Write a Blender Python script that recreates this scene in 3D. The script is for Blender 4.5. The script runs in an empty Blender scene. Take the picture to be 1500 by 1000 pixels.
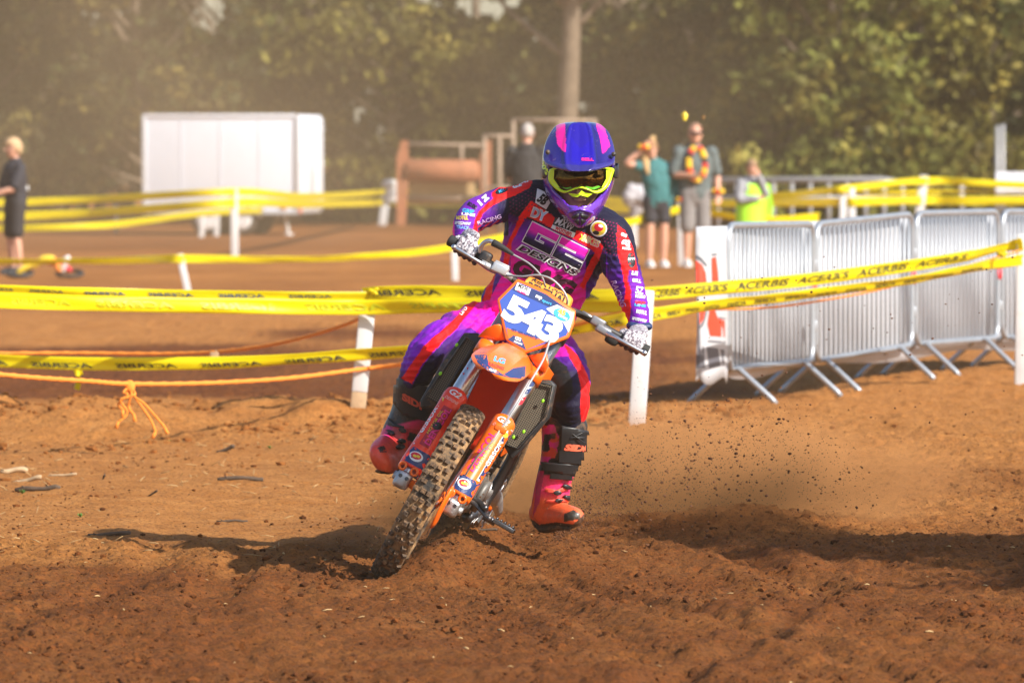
import bpy, bmesh, math, random
import numpy as np
from mathutils import Vector, Matrix
from mathutils.bvhtree import BVHTree
random.seed(7); rng = np.random.default_rng(7)
R_ = math.radians
# ------------------------------------------------------------------ camera, sky, sun, exposure
F, CX, CY, HOR, CH = 9600.0, 750.0, 500.0, 208.0, 1.57
PITCH = math.atan((CY - HOR) / F)
sc = bpy.context.scene
COL = sc.collection
cam = bpy.data.cameras.new('camera'); camo = bpy.data.objects.new('camera', cam); COL.objects.link(camo)
camo.location = (0, 0, CH); camo.rotation_euler = (math.pi / 2 - PITCH, 0, 0)
cam.sensor_width = 36; cam.lens = F / 1500 * 36; cam.clip_start = 0.5; cam.clip_end = 2000
cam.dof.use_dof = True; cam.dof.focus_distance = 24.35; cam.dof.aperture_fstop = 7.0
sc.camera = camo
SUN = Vector((1.85, -1.45, 1.62)).normalized()
SUN_EL = math.asin(SUN.z); SUN_AZ = math.atan2(SUN.x, SUN.y)
wd = bpy.data.worlds.new('World'); sc.world = wd; wd.use_nodes = True
wn = wd.node_tree; wn.nodes.clear()
wo = wn.nodes.new('ShaderNodeOutputWorld'); wb = wn.nodes.new('ShaderNodeBackground'); ws = wn.nodes.new('ShaderNodeTexSky')
ws.sky_type = 'NISHITA'; ws.sun_disc = False; ws.sun_elevation = SUN_EL; ws.sun_rotation = SUN_AZ
ws.dust_density = 1.5
wb.inputs[1].default_value = 0.12
wn.links.new(ws.outputs[0], wb.inputs[0]); wn.links.new(wb.outputs[0], wo.inputs[0])
sl = bpy.data.lights.new('sun', 'SUN'); sl.energy = 5.0; sl.angle = R_(0.6); sl.color = (1.0, 0.945, 0.86)
so = bpy.data.objects.new('sun', sl); COL.objects.link(so)
so.rotation_euler = (-SUN).to_track_quat('-Z', 'Y').to_euler(); so.location = (20, -12, 18)
vs = sc.view_settings; vs.view_transform = 'Standard'; vs.look = 'None'; vs.exposure = 0.62; vs.gamma = 1
sc.cycles.use_denoising = True
try: sc.cycles.denoiser = 'OPENIMAGEDENOISE'
except Exception: pass
sc.cycles.max_bounces = 6; sc.cycles.diffuse_bounces = 3; sc.cycles.glossy_bounces = 3
sc.cycles.transparent_max_bounces = 12; sc.cycles.volume_bounces = 0
sc.cycles.sample_clamp_indirect = 4

# ------------------------------------------------------------------ measuring helpers
FW = Vector((0, math.cos(PITCH), -math.sin(PITCH))); UP = Vector((0, math.sin(PITCH), math.cos(PITCH))); CAM = Vector((0, 0, CH))
def ray(px, py): return FW + Vector((1, 0, 0)) * ((px - CX) / F) + UP * ((CY - py) / F)
def W(px, py, Y):
    d = ray(px, py); return CAM + d * (Y / d.y)
def G(px, py, z=0.0):
    d = ray(px, py); return CAM + d * ((z - CH) / d.z)
def S(Y): return F / Y
def proj_np(co):
    d = co - np.array(CAM); z = d @ np.array(FW)
    return CX + F * d[:, 0] / z, CY - F * (d @ np.array(UP)) / z
def inpoly(px, py, poly):
    r = np.zeros(px.shape, bool); n = len(poly)
    for i in range(n):
        x0, y0 = poly[i]; x1, y1 = poly[(i + 1) % n]
        if y0 == y1: continue
        c = ((y0 > py) != (y1 > py)) & (px < (x1 - x0) * (py - y0) / (y1 - y0) + x0)
        r ^= c
    return r
def lin(r, g, b):
    f = lambda c: ((c / 255 + 0.055) / 1.055) ** 2.4 if c > 10 else c / 255 / 12.92
    return (f(r), f(g), f(b))
# numpy gradient-free value noise
def _h(ix, iy, iz, seed):
    n = (ix.astype(np.int64) * 374761393 + iy.astype(np.int64) * 668265263 + iz.astype(np.int64) * 2147483647 + seed * 974634777) & 0xffffffff
    n = ((n ^ (n >> 13)) * 1274126177) & 0xffffffff
    return ((n ^ (n >> 16)) & 0xffff) / 65535.0
def vnoise2(x, y, seed=0):
    ix = np.floor(x); iy = np.floor(y); fx = x - ix; fy = y - iy
    fx = fx * fx * fx * (fx * (fx * 6 - 15) + 10); fy = fy * fy * fy * (fy * (fy * 6 - 15) + 10); z = np.zeros_like(ix)
    a = _h(ix, iy, z, seed); b = _h(ix + 1, iy, z, seed); c = _h(ix, iy + 1, z, seed); d = _h(ix + 1, iy + 1, z, seed)
    return (a + (b - a) * fx) * (1 - fy) + (c + (d - c) * fx) * fy
def vnoise3(p, s, seed=0):
    x, y, z = p[:, 0] * s, p[:, 1] * s, p[:, 2] * s
    ix, iy, iz = np.floor(x), np.floor(y), np.floor(z); f = [a - b for a, b in ((x, ix), (y, iy), (z, iz))]
    f = [t * t * (3 - 2 * t) for t in f]; r = 0
    for dx in (0, 1):
        for dy in (0, 1):
            for dz in (0, 1):
                w = (f[0] if dx else 1 - f[0]) * (f[1] if dy else 1 - f[1]) * (f[2] if dz else 1 - f[2])
                r = r + w * _h(ix + dx, iy + dy, iz + dz, seed)
    return r
def sstep(a, b, x):
    t = np.clip((x - a) / (b - a), 0, 1); return t * t * (3 - 2 * t)

# ------------------------------------------------------------------ materials
MATS = {}
def mat(name, col=(.5, .5, .5), rough=.6, metal=0.0, var=.12, vs=18.0, bump=0.0, bs=80.0, coat=0.0, attr=None,
        dirt=0.0, dcol=(.30, .16, .075), ds=14.0, spec=.5, trans=0.0, sheen=0.0):
    if name in MATS: return MATS[name]
    m = bpy.data.materials.new(name); m.use_nodes = True; nt = m.node_tree; N = nt.nodes; L = nt.links
    b = N['Principled BSDF']; out = N['Material Output']
    tc = N.new('ShaderNodeTexCoord')
    if attr:
        a = N.new('ShaderNodeAttribute'); a.attribute_name = attr; c = a.outputs['Color']
    else:
        a = N.new('ShaderNodeRGB'); a.outputs[0].default_value = (*col, 1); c = a.outputs[0]
    if var:
        nz = N.new('ShaderNodeTexNoise'); nz.inputs['Scale'].default_value = vs; nz.inputs['Detail'].default_value = 6; nz.inputs['Roughness'].default_value = .65
        L.new(tc.outputs['Object'], nz.inputs['Vector'])
        mr = N.new('ShaderNodeMapRange'); mr.inputs[1].default_value = .25; mr.inputs[2].default_value = .75; mr.inputs[3].default_value = 1 - var; mr.inputs[4].default_value = 1 + var
        L.new(nz.outputs[0], mr.inputs[0])
        mx = N.new('ShaderNodeVectorMath'); mx.operation = 'SCALE'; L.new(c, mx.inputs[0]); L.new(mr.outputs[0], mx.inputs['Scale']); c = mx.outputs[0]
    if dirt:
        n2 = N.new('ShaderNodeTexNoise'); n2.inputs['Scale'].default_value = ds; n2.inputs['Detail'].default_value = 9; n2.inputs['Roughness'].default_value = .72
        L.new(tc.outputs['Object'], n2.inputs['Vector'])
        m2 = N.new('ShaderNodeMapRange'); m2.inputs[1].default_value = .62 - dirt * .35; m2.inputs[2].default_value = .78 - dirt * .25; m2.inputs[3].default_value = 0; m2.inputs[4].default_value = min(1, .35 + dirt)
        L.new(n2.outputs[0], m2.inputs[0])
        mm = N.new('ShaderNodeMix'); mm.data_type = 'RGBA'; L.new(m2.outputs[0], mm.inputs['Factor']); L.new(c, mm.inputs['A']); mm.inputs['B'].default_value = (*dcol, 1); c = mm.outputs['Result']
        mrr = N.new('ShaderNodeMapRange'); mrr.inputs[3].default_value = rough; mrr.inputs[4].default_value = .95; L.new(m2.outputs[0], mrr.inputs[0]); L.new(mrr.outputs[0], b.inputs['Roughness'])
        if metal:
            mr3 = N.new('ShaderNodeMapRange'); mr3.inputs[3].default_value = metal; mr3.inputs[4].default_value = 0; L.new(m2.outputs[0], mr3.inputs[0]); L.new(mr3.outputs[0], b.inputs['Metallic'])
    else:
        b.inputs['Metallic'].default_value = metal
    L.new(c, b.inputs['Base Color'])
    if not dirt: b.inputs['Roughness'].default_value = rough
    b.inputs['Coat Weight'].default_value = coat; b.inputs['Coat Roughness'].default_value = .12
    b.inputs['Specular IOR Level'].default_value = spec
    if sheen: b.inputs['Sheen Weight'].default_value = sheen
    if bump:
        n3 = N.new('ShaderNodeTexNoise'); n3.inputs['Scale'].default_value = bs; n3.inputs['Detail'].default_value = 5; L.new(tc.outputs['Object'], n3.inputs['Vector'])
        bp = N.new('ShaderNodeBump'); bp.inputs['Strength'].default_value = bump; bp.inputs['Distance'].default_value = .01; L.new(n3.outputs[0], bp.inputs['Height']); L.new(bp.outputs[0], b.inputs['Normal'])
    if trans:
        tr = N.new('ShaderNodeBsdfTranslucent'); L.new(c, tr.inputs[0]); ms = N.new('ShaderNodeMixShader'); ms.inputs[0].default_value = trans
        L.new(b.outputs[0], ms.inputs[1]); L.new(tr.outputs[0], ms.inputs[2]); L.new(ms.outputs[0], out.inputs[0])
    MATS[name] = m; return m

# ------------------------------------------------------------------ mesh helpers
def empty(name, loc, label=None, cat=None, group=None, mw=None):
    o = bpy.data.objects.new(name, None); COL.objects.link(o); o.empty_display_size = .1
    if mw is not None: o.matrix_basis = mw
    else: o.location = loc
    if label: tag(o, label, cat, group)
    return o
def tag(o, label=None, cat=None, group=None, kind=None):
    if label: o['label'] = label
    if cat: o['category'] = cat
    if group: o['group'] = group
    if kind: o['kind'] = kind
    return o
def obj(name, me, m=None, parent=None, smooth=True, local=False):
    o = bpy.data.objects.new(name, me); COL.objects.link(o); me.name = name
    if m is not None and len(me.materials) == 0: me.materials.append(m)
    if smooth and len(me.polygons):
        me.polygons.foreach_set('use_smooth', np.ones(len(me.polygons), bool))
    if parent is not None:
        o.parent = parent
        if parent.type == 'EMPTY' and not local: o.matrix_parent_inverse = parent.matrix_basis.inverted()
    return o
def copy_tree(o, parent=None):
    c = o.copy(); COL.objects.link(c)
    if parent is not None: c.parent = parent
    for ch in o.children: copy_tree(ch, c)
    return c
def catmull(pts, sub):
    """pts: list of tuples of floats -> finer list"""
    P = [np.array(p, float) for p in pts]; out = []
    for i in range(len(P) - 1):
        p0 = P[max(i - 1, 0)]; p1 = P[i]; p2 = P[i + 1]; p3 = P[min(i + 2, len(P) - 1)]
        for k in range(sub):
            t = k / sub
            out.append(.5 * ((2 * p1) + (-p0 + p2) * t + (2 * p0 - 5 * p1 + 4 * p2 - p3) * t * t + (-p0 + 3 * p1 - 3 * p2 + p3) * t ** 3))
    out.append(P[-1]); return out
class MB:
    def __init__(s): s.v = []; s.f = []; s.mi = []; s.cur = 0
    def add(s, vs, fs, M=None):
        o = len(s.v)
        s.v += [tuple(M @ Vector(v)) for v in vs] if M is not None else [tuple(v) for v in vs]
        for f in fs: s.f.append(tuple(o + i for i in f)); s.mi.append(s.cur)
        return s
    def box(s, c, size, M=None, bev=0.0):
        x, y, z = [d / 2 for d in size]; c = Vector(c)
        if bev <= 0:
            vs = [c + Vector((a * x, b * y, d * z)) for d in (-1, 1) for b in (-1, 1) for a in (-1, 1)]
            return s.add(vs, [(0, 2, 3, 1), (4, 5, 7, 6), (0, 1, 5, 4), (2, 6, 7, 3), (0, 4, 6, 2), (1, 3, 7, 5)], M)
        bm = bmesh.new(); bmesh.ops.create_cube(bm, size=1)
        for v in bm.verts: v.co = Vector((v.co.x * 2 * x, v.co.y * 2 * y, v.co.z * 2 * z)) + c
        bmesh.ops.bevel(bm, geom=bm.edges[:], offset=bev, segments=2, affect='EDGES', profile=.6)
        return s.addbm(bm, M)
    def addbm(s, bm, M=None):
        bm.verts.index_update(); vs = [v.co.copy() for v in bm.verts]; fs = [[v.index for v in f.verts] for f in bm.faces]; bm.free()
        return s.add(vs, fs, M)
    def tube(s, pts, r, n=10, M=None, ref=None, cap=True, round_cap=False, sub=1):
        """pts Vectors; r: float | list of float | list of (a,b). b axis follows ref (default depth)"""
        k = len(pts)
        if not isinstance(r, (list, tuple)): r = [r] * k
        rr = [(q, q) if not isinstance(q, (list, tuple)) else tuple(q) for q in r]
        if sub > 1:
            d = catmull([(*p, *q) for p, q in zip(pts, rr)], sub)
            pts = [Vector(q[:3]) for q in d]; rr = [(q[3], q[4]) for q in d]; k = len(pts)
        pts = [Vector(p) for p in pts]
        if round_cap:
            for end in (0, -1):
                p = pts[end]; q = pts[1 if end == 0 else -2]; t = (p - q).normalized(); a, b = rr[end]; m_ = min(a, b)
                ex = [(p + t * m_ * .5, (a * .86, b * .86)), (p + t * m_ * .87, (a * .5, b * .5)), (p + t * m_, (a * .12, b * .12))]
                if end == 0: pts = [e[0] for e in reversed(ex)] + pts; rr = [e[1] for e in reversed(ex)] + rr
                else: pts = pts + [e[0] for e in ex]; rr = rr + [e[1] for e in ex]
            k = len(pts)
        ref = Vector(ref) if ref is not None else Vector((0, 1, 0))
        vs = []; prev = None
        for i in range(k):
            t = (pts[min(i + 1, k - 1)] - pts[max(i - 1, 0)]).normalized()
            rf = ref
            if abs(t.dot(ref)) > .97: rf = prev if prev is not None else Vector((0, 0, 1)) if abs(t.z) < .9 else Vector((1, 0, 0))
            bx = (rf - t * rf.dot(t)).normalized(); prev = bx; ax = bx.cross(t).normalized()
            a, b = rr[i]
            for j in range(n):
                th = 2 * math.pi * j / n
                vs.append(pts[i] + ax * (a * math.cos(th)) + bx * (b * math.sin(th)))
        fs = [(i * n + j, i * n + (j + 1) % n, (i + 1) * n + (j + 1) % n, (i + 1) * n + j) for i in range(k - 1) for j in range(n)]
        if cap: fs += [tuple(reversed(range(n))), tuple((k - 1) * n + j for j in range(n))]
        return s.add(vs, fs, M)
    def ell(s, c, r, n=16, m=10, M=None):
        c = Vector(c); vs = [c + Vector((0, 0, -r[2]))]
        for i in range(1, m):
            ph = -math.pi / 2 + math.pi * i / m
            for j in range(n):
                th = 2 * math.pi * j / n; vs.append(c + Vector((r[0] * math.cos(ph) * math.cos(th), r[1] * math.cos(ph) * math.sin(th), r[2] * math.sin(ph))))
        vs.append(c + Vector((0, 0, r[2]))); fs = []
        for j in range(n):
            fs.append((0, 1 + (j + 1) % n, 1 + j)); fs.append((len(vs) - 1, 1 + (m - 2) * n + j, 1 + (m - 2) * n + (j + 1) % n))
        for i in range(m - 2):
            for j in range(n): a = 1 + i * n; fs.append((a + j, a + (j + 1) % n, a + n + (j + 1) % n, a + n + j))
        return s.add(vs, fs, M)
    def prism(s, poly, off, M=None):
        """poly: 3D points of a planar outline; off: extrusion vector"""
        n = len(poly); P = [Vector(p) for p in poly]; off = Vector(off)
        vs = P + [p + off for p in P]
        fs = [tuple(range(n)), tuple(reversed(range(n, 2 * n)))] + [(i + n, (i + 1) % n + n, (i + 1) % n, i) for i in range(n)]
        return s.add(vs, fs, M)
    def grid(s, rows, M=None, closed=False):
        n = len(rows[0]); vs = [p for r in rows for p in r]; fs = []
        for i in range(len(rows) - 1):
            for j in range(n if closed else n - 1):
                k = (j + 1) % n; fs.append((i * n + j, i * n + k, (i + 1) * n + k, (i + 1) * n + j))
        return s.add(vs, fs, M)
    def me(s, mats=None, fix=True):
        me = bpy.data.meshes.new('m'); me.from_pydata(s.v, [], s.f)
        for m_ in mats or []: me.materials.append(m_)
        if mats and len(mats) > 1: me.polygons.foreach_set('material_index', s.mi)
        if fix:
            bm = bmesh.new(); bm.from_mesh(me); bmesh.ops.recalc_face_normals(bm, faces=bm.faces[:]); bm.to_mesh(me); bm.free()
        me.update(); return me
    def build(s, name, m, parent=None, smooth=True, local=False, mats=None): return obj(name, s.me(mats), m if not mats else None, parent, smooth, local)
def apply_mods(me, setup):
    t = bpy.data.objects.new('tmp', me); COL.objects.link(t); setup(t)
    dg = bpy.context.evaluated_depsgraph_get(); r = bpy.data.meshes.new_from_object(t.evaluated_get(dg))
    bpy.data.objects.remove(t); return r
def remesh(me, vox, it=6, fac=.5):
    def su(t):
        m = t.modifiers.new('r', 'REMESH'); m.mode = 'VOXEL'; m.voxel_size = vox
        if it: q = t.modifiers.new('s', 'SMOOTH'); q.iterations = it; q.factor = fac
    return apply_mods(me, su)
def bevelled(me, w=.004, seg=2, ang=35):
    def su(t):
        m = t.modifiers.new('b', 'BEVEL'); m.width = w; m.segments = seg; m.limit_method = 'ANGLE'; m.angle_limit = R_(ang)
    return apply_mods(me, su)
def solid(me, th, off=0, sub=0):
    def su(t):
        if sub: q = t.modifiers.new('u', 'SUBSURF'); q.levels = sub; q.render_levels = sub
        m = t.modifiers.new('s', 'SOLIDIFY'); m.thickness = th; m.offset = off
    return apply_mods(me, su)
def co_np(me):
    a = np.empty(len(me.vertices) * 3, np.float32); me.vertices.foreach_get('co', a); return a.reshape(-1, 3).astype(float)
def no_np(me):
    a = np.empty(len(me.vertices) * 3, np.float32); me.vertices.foreach_get('normal', a); return a.reshape(-1, 3).astype(float)
def set_co(me, co): me.vertices.foreach_set('co', co.astype(np.float32).ravel()); me.update()
def set_col(me, c, name='Col'):
    at = me.color_attributes.new(name, 'FLOAT_COLOR', 'POINT'); a = np.ones((len(c), 4), np.float32); a[:, :3] = c; at.data.foreach_set('color', a.ravel())
def stations(L):
    """(px,py,Y,half width px,depth radius m) -> pts, radii"""
    return [W(a, b, c) for a, b, c, d, e in L], [(d / S(c), e) for a, b, c, d, e in L]
def bvh_of(*mes, M=None):
    V = []; P = []
    for me in mes:
        o = len(V); V += [(M @ v.co) if M is not None else v.co.copy() for v in me.vertices]; P += [[o + i for i in p.vertices] for p in me.polygons]
    return BVHTree.FromPolygons(V, P)
# ------------------------------------------------------------------ prints laid on surfaces
TXT = {}
def text_bm(s, shear=0.0, bold=0.0, sp=1.0):
    k = (s, shear, bold, sp)
    if k not in TXT:
        c = bpy.data.curves.new('t', 'FONT'); c.body = s; c.align_x = 'CENTER'; c.align_y = 'CENTER'; c.shear = shear; c.offset = bold; c.space_character = sp; c.resolution_u = 3; c.fill_mode = 'BOTH'
        c.extrude = 0
        o = bpy.data.objects.new('t', c); COL.objects.link(o); dg = bpy.context.evaluated_depsgraph_get()
        me = bpy.data.meshes.new_from_object(o.evaluated_get(dg)); bpy.data.objects.remove(o)
        v = co_np(me); lo, hi = v.min(0), v.max(0); v -= (lo + hi) / 2; v /= (hi[1] - lo[1]); w = (hi[0] - lo[0]) / (hi[1] - lo[1])
        TXT[k] = (v[:, :2], [tuple(p.vertices) for p in me.polygons], w); bpy.data.meshes.remove(me)
    return TXT[k]
def poly2d(pts):
    return np.array(pts, float), [tuple(range(len(pts)))], 1
def lay(flat, to_px, bvh, off=.002, cell=5.0, inv=None):
    """flat=(v2,faces,_) ; to_px maps local 2D to photo pixels; result follows the surface found by bvh"""
    bm = bmesh.new(); v2, fs, _ = flat
    pv = np.array([to_px(x, y) for x, y in v2]); vs = [bm.verts.new((x, y, 0)) for x, y in pv]
    for f in fs:
        try: bm.faces.new([vs[i] for i in f])
        except ValueError: pass
    if cell:
        lo, hi = pv.min(0), pv.max(0)
        for ax in (0, 1):
            k = math.ceil(lo[ax] / cell) * cell
            while k < hi[ax]:
                no = (1, 0, 0) if ax == 0 else (0, 1, 0); p = (k, 0, 0) if ax == 0 else (0, k, 0)
                bmesh.ops.bisect_plane(bm, geom=bm.verts[:] + bm.edges[:] + bm.faces[:], plane_co=p, plane_no=no, dist=1e-4); k += cell
    dead = []
    for v in bm.verts:
        d = ray(v.co.x, v.co.y).normalized(); h = bvh.ray_cast(CAM, d)
        if h[0] is None: dead.append(v); continue
        q = h[0] - d * off
        v.co = inv @ q if inv is not None else q
    if dead: bmesh.ops.delete(bm, geom=dead, context='VERTS')
    me = bpy.data.meshes.new('print'); bm.to_mesh(me); bm.free(); return me
def affine(cx, cy, ex, ey): return lambda x, y: (cx + x * ex[0] + y * ey[0], cy + x * ex[1] + y * ey[1])
def print_text(s, cx, cy, h, ang, bvh, m, parent, width=None, shear=0.0, bold=0.0, name='lettering', off=.002, inv=None, cell=6.0, skew=0.0, local=False):
    """h: letter height in photo px, ang: baseline angle (deg, clockwise), width: total width px"""
    t = text_bm(s, shear, bold); sx = (width / t[2]) if width else h; a = R_(ang); b = R_(ang + skew)
    me = lay(t, affine(cx, cy, (sx * math.cos(a), sx * math.sin(a)), (h * math.sin(b), -h * math.cos(b))), bvh, off, cell, inv)
    if len(me.polygons) == 0: return None
    return obj(name, me, m, parent, False, local)
def print_poly(pts, bvh, m, parent, name='print', off=.0015, inv=None, cell=6.0, local=False):
    me = lay(poly2d(pts), lambda x, y: (x, y), bvh, off, cell, inv)
    if len(me.polygons) == 0: return None
    return obj(name, me, m, parent, False, local)
def ring_px(cx, cy, rx, ry, ang=0, n=18):
    a = R_(ang); return [(cx + rx * math.cos(t) * math.cos(a) - ry * math.sin(t) * math.sin(a), cy + rx * math.cos(t) * math.sin(a) + ry * math.sin(t) * math.cos(a)) for t in [2 * math.pi * i / n for i in range(n)]]
# ------------------------------------------------------------------ ground
def height(x, y):
    x = np.asarray(x, float); y = np.asarray(y, float)
    near = 1 - sstep(44, 80, y)
    h = (vnoise2(x * .35, y * .35, 1) - .5) * .05 * near
    h += (vnoise2(x * 1.1, y * .9, 2) - .5) * .045 * near
    h += (vnoise2(x * 3.1, y * 2.6, 3) - .5) * .018 * near
    # track in front is churned, left bank behind it is smoother
    churn = 1 - .72 * sstep(.0, 1.0, (y - (25.0 + .0 * x))) * sstep(.6, -.8, x) * (1 - sstep(32.5, 35.5, y))
    churn = np.clip(churn, .25, 1) * (1 - sstep(50, 75, y))
    wx = x + (vnoise2(x * 6, y * 6, 31) - .5) * .12; wy = y + (vnoise2(x * 6, y * 6, 32) - .5) * .2
    h += (vnoise2(wx * 9, wy * 7, 4) - .5) * .014 * churn
    n5 = vnoise2(wx * 22, wy * 15, 5); h += (np.maximum(n5 - .45, 0)) * .026 * churn
    h += (np.maximum(vnoise2(wx * 48, wy * 34, 6) - .42, 0)) * .020 * churn
    # low bank that carries the stakes, the track dips behind it
    h += .12 * np.exp(-((y - 37.2 - .25 * x) / 1.1) ** 2) * (.1 + 1.1 * vnoise2(x * .9, y * .7, 8) + .9 * np.maximum(vnoise2(x * 4.5, y * 3, 9) - .4, 0)) * sstep(2.2, -.4, x)
    h -= .10 * np.exp(-((y - 46) / 5.0) ** 2) * sstep(3, -1, x)
    h += .05 * np.exp(-((y - 31 + .4 * x) / 1.0) ** 2) * sstep(.2, 1.4, x)
    # rut under the front tyre with the soil pushed up on its inside
    u = x + .47; q = y - 24.0
    along = sstep(-.9, .1, q) * (1 - sstep(3.5, 6.5, q))
    h -= .022 * np.exp(-((u - .05 * q) / .10) ** 2) * along
    h += .075 * np.exp(-((u - .19 - .06 * q) / .12) ** 2) * sstep(-1.0, -.15, q) * (1 - sstep(2.0, 5.0, q))
    h += .012 * np.exp(-((u + .24 - .05 * q) / .12) ** 2) * sstep(-.6, .4, q) * (1 - sstep(2.0, 5.0, q))
    for k_, (ox, sl_, wd_, am) in enumerate(((.1, -.10, .10, .035), (.55, -.16, .08, .03), (-.9, -.05, .09, .03), (1.3, -.22, .10, .035), (-1.5, .03, .08, .025), (.9, .12, .07, .025))):   # tyre ruts
        g_ = (x - ox - sl_ * (y - 22) - .12 * np.sin(y * .7 + k_)) / wd_; lim = sstep(15, 17, y) * (1 - sstep(24.5, 27, y)) * (.5 + vnoise2(y * .9 + k_ * 7, x * .2, 50)); h += .40 * lim * am * (np.exp(-(np.abs(g_) - 1.5) ** 2 / .5) - 1.2 * np.exp(-g_ ** 2))
    for (cx, cy, r, a) in ((1.05, 21.4, .8, .05), (1.9, 24.6, .9, .06), (-1.2, 21.0, .9, .035), (.35, 26.4, .7, .05), (.95, 26.2, .35, .07), (-1.5, 28.8, 1.0, .05), (2.6, 28.0, 1.2, .06)):
        h += a * np.exp(-(((x - cx) / r) ** 2 + ((y - cy) / (r * .8)) ** 2))
    return h
def hz(x, y): return float(height(np.array([x]), np.array([y]))[0])
def axis(parts):
    o = []
    for a, b, d in parts:
        n = max(1, int(round((b - a) / d))); o += list(np.linspace(a, b, n, endpoint=False))
    o.append(parts[-1][1]); return np.array(o)
gx = axis([(-400, -60, 68), (-60, -12, 4), (-12, -5, .35), (-5, -3.2, .06), (-3.2, 3.2, .017), (3.2, 5, .06), (5, 12, .35), (12, 60, 4), (60, 400, 68)])
gy = axis([(-60, 0, 10), (0, 15, 1.0), (15, 18, .1), (18, 30, .024), (30, 36, .036), (36, 46, .06), (46, 70, .2), (70, 150, 1.0), (150, 450, 30)])
X, Y_ = np.meshgrid(gx, gy); xf, yf = X.ravel(), Y_.ravel(); zf = height(xf, yf)
zf += (rng.random(len(zf)) ** 2 - .3) * .017 * (1 - sstep(30, 44, yf)) * (1 - .72 * sstep(.0, 1.0, yf - 25.0) * sstep(.6, -.8, xf)) * (np.abs(xf) < 3.3) * (yf > 15)
nx, ny = len(gx), len(gy)
idx = np.arange(nx * ny).reshape(ny, nx)
q = np.stack([idx[:-1, :-1], idx[:-1, 1:], idx[1:, 1:], idx[1:, :-1]], -1).reshape(-1, 4)
gme = bpy.data.meshes.new('ground'); gme.vertices.add(nx * ny); gme.vertices.foreach_set('co', np.stack([xf, yf, zf], -1).astype(np.float32).ravel())
gme.loops.add(q.size); gme.loops.foreach_set('vertex_index', q.ravel().astype(np.int32)); gme.polygons.add(len(q)); gme.polygons.foreach_set('loop_start', np.arange(0, q.size, 4, dtype=np.int32))
gme.polygons.foreach_set('loop_total', np.full(len(q), 4, np.int32)); gme.update(calc_edges=True); gme.validate()
def wet_and_shade(x, y):
    """freshly turned, damp soil on the ridden lines; dry dusty crust elsewhere; one far band is painted tree shade"""
    n = vnoise2(x * .8, y * .5, 11) - .5; n2 = vnoise2(x * 3, y * 2, 12) - .5
    w = .80 * sstep(26.0 + 2.2 * sstep(-1, .6, x) , 24.4, y + n * 2.4 + n2 * .8)
    w = np.maximum(w, .75 * np.exp(-((x + .40 - .06 * (y - 24)) / .42) ** 2) * sstep(22, 24, y) * (1 - sstep(27, 30, y)))
    w = np.maximum(w, .95 * sstep(39.0, 41.0, y + n * 1.5) * (1 - sstep(49, 53, y + n * 3)) * sstep(1.9, .6, x + n))
    w = np.maximum(w, .95 * np.exp(-((y - 53.5 - n * 2) / 1.6) ** 2) * sstep(-2.4, -1.7, x) * sstep(.9, .3, x))  # soft cast shadow over the far track, painted with the damp soil colour
    w = np.maximum(w, .50 * np.exp(-((y - 28.5 - .5 * x + n) / 2.2) ** 2) * sstep(.2, 1.2, x))
    w = np.maximum(w, .45 * sstep(58, 62, y + n * 4) * (1 - sstep(90, 110, y)) * (.5 + n))
    w = np.maximum(w, .60 * sstep(88, 96, y) * (1 - sstep(135, 160, y)))
    return np.clip(w + n2 * .22, 0, 1)
at = gme.attributes.new('wet_shade', 'FLOAT', 'POINT'); at.data.foreach_set('value', wet_and_shade(xf, yf).astype(np.float32))
def soil_mat():
    m = bpy.data.materials.new('soil'); m.use_nodes = True; nt = m.node_tree; N = nt.nodes; L = nt.links; b = N['Principled BSDF']
    tc = N.new('ShaderNodeTexCoord'); a = N.new('ShaderNodeAttribute'); a.attribute_name = 'wet_shade'
    def nz(s, d=6, r=.6):
        n = N.new('ShaderNodeTexNoise'); n.inputs['Scale'].default_value = s; n.inputs['Detail'].default_value = d; n.inputs['Roughness'].default_value = r; L.new(tc.outputs['Object'], n.inputs['Vector']); return n.outputs[0]
    def rng_(v, a0, a1, b0, b1):
        n = N.new('ShaderNodeMapRange'); n.inputs[1].default_value = a0; n.inputs[2].default_value = a1; n.inputs[3].default_value = b0; n.inputs[4].default_value = b1; L.new(v, n.inputs[0]); return n.outputs[0]
    def math_(op, x, y):
        n = N.new('ShaderNodeMath'); n.operation = op; n.use_clamp = True
        for i, v in ((0, x), (1, y)):
            if isinstance(v, (int, float)): n.inputs[i].default_value = v
            else: L.new(v, n.inputs[i])
        return n.outputs[0]
    def mix(f, A, B):
        n = N.new('ShaderNodeMix'); n.data_type = 'RGBA'; L.new(f, n.inputs['Factor'])
        for k, v in (('A', A), ('B', B)):
            if isinstance(v, tuple): n.inputs[k].default_value = (*v, 1)
            else: L.new(v, n.inputs[k])
        return n.outputs['Result']
    fine = rng_(nz(26, 8, .7), .38, .66, 0, 1); mid = rng_(nz(5.5, 6), .35, .65, 0, 1); crumb = rng_(nz(62, 5, .65), .51, .64, 0, 1)
    dry = mix(mid, (.43, .165, .038), (.54, .235, .065)); damp = mix(fine, (.085, .023, .005), (.275, .084, .018))
    w = math_('ADD', a.outputs['Fac'], math_('MULTIPLY', math_('SUBTRACT', fine, .45), .5))
    c = mix(w, dry, damp); c = mix(math_('MULTIPLY', crumb, .82), c, (.085, .033, .012))
    L.new(c, b.inputs['Base Color']); b.inputs['Roughness'].default_value = .95; b.inputs['Specular IOR Level'].default_value = .15
    bp = N.new('ShaderNodeBump'); bp.inputs['Strength'].default_value = 1.0; bp.inputs['Distance'].default_value = .02; L.new(nz(45, 8, .75), bp.inputs['Height']); L.new(bp.outputs[0], b.inputs['Normal'])
    return m
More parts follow.
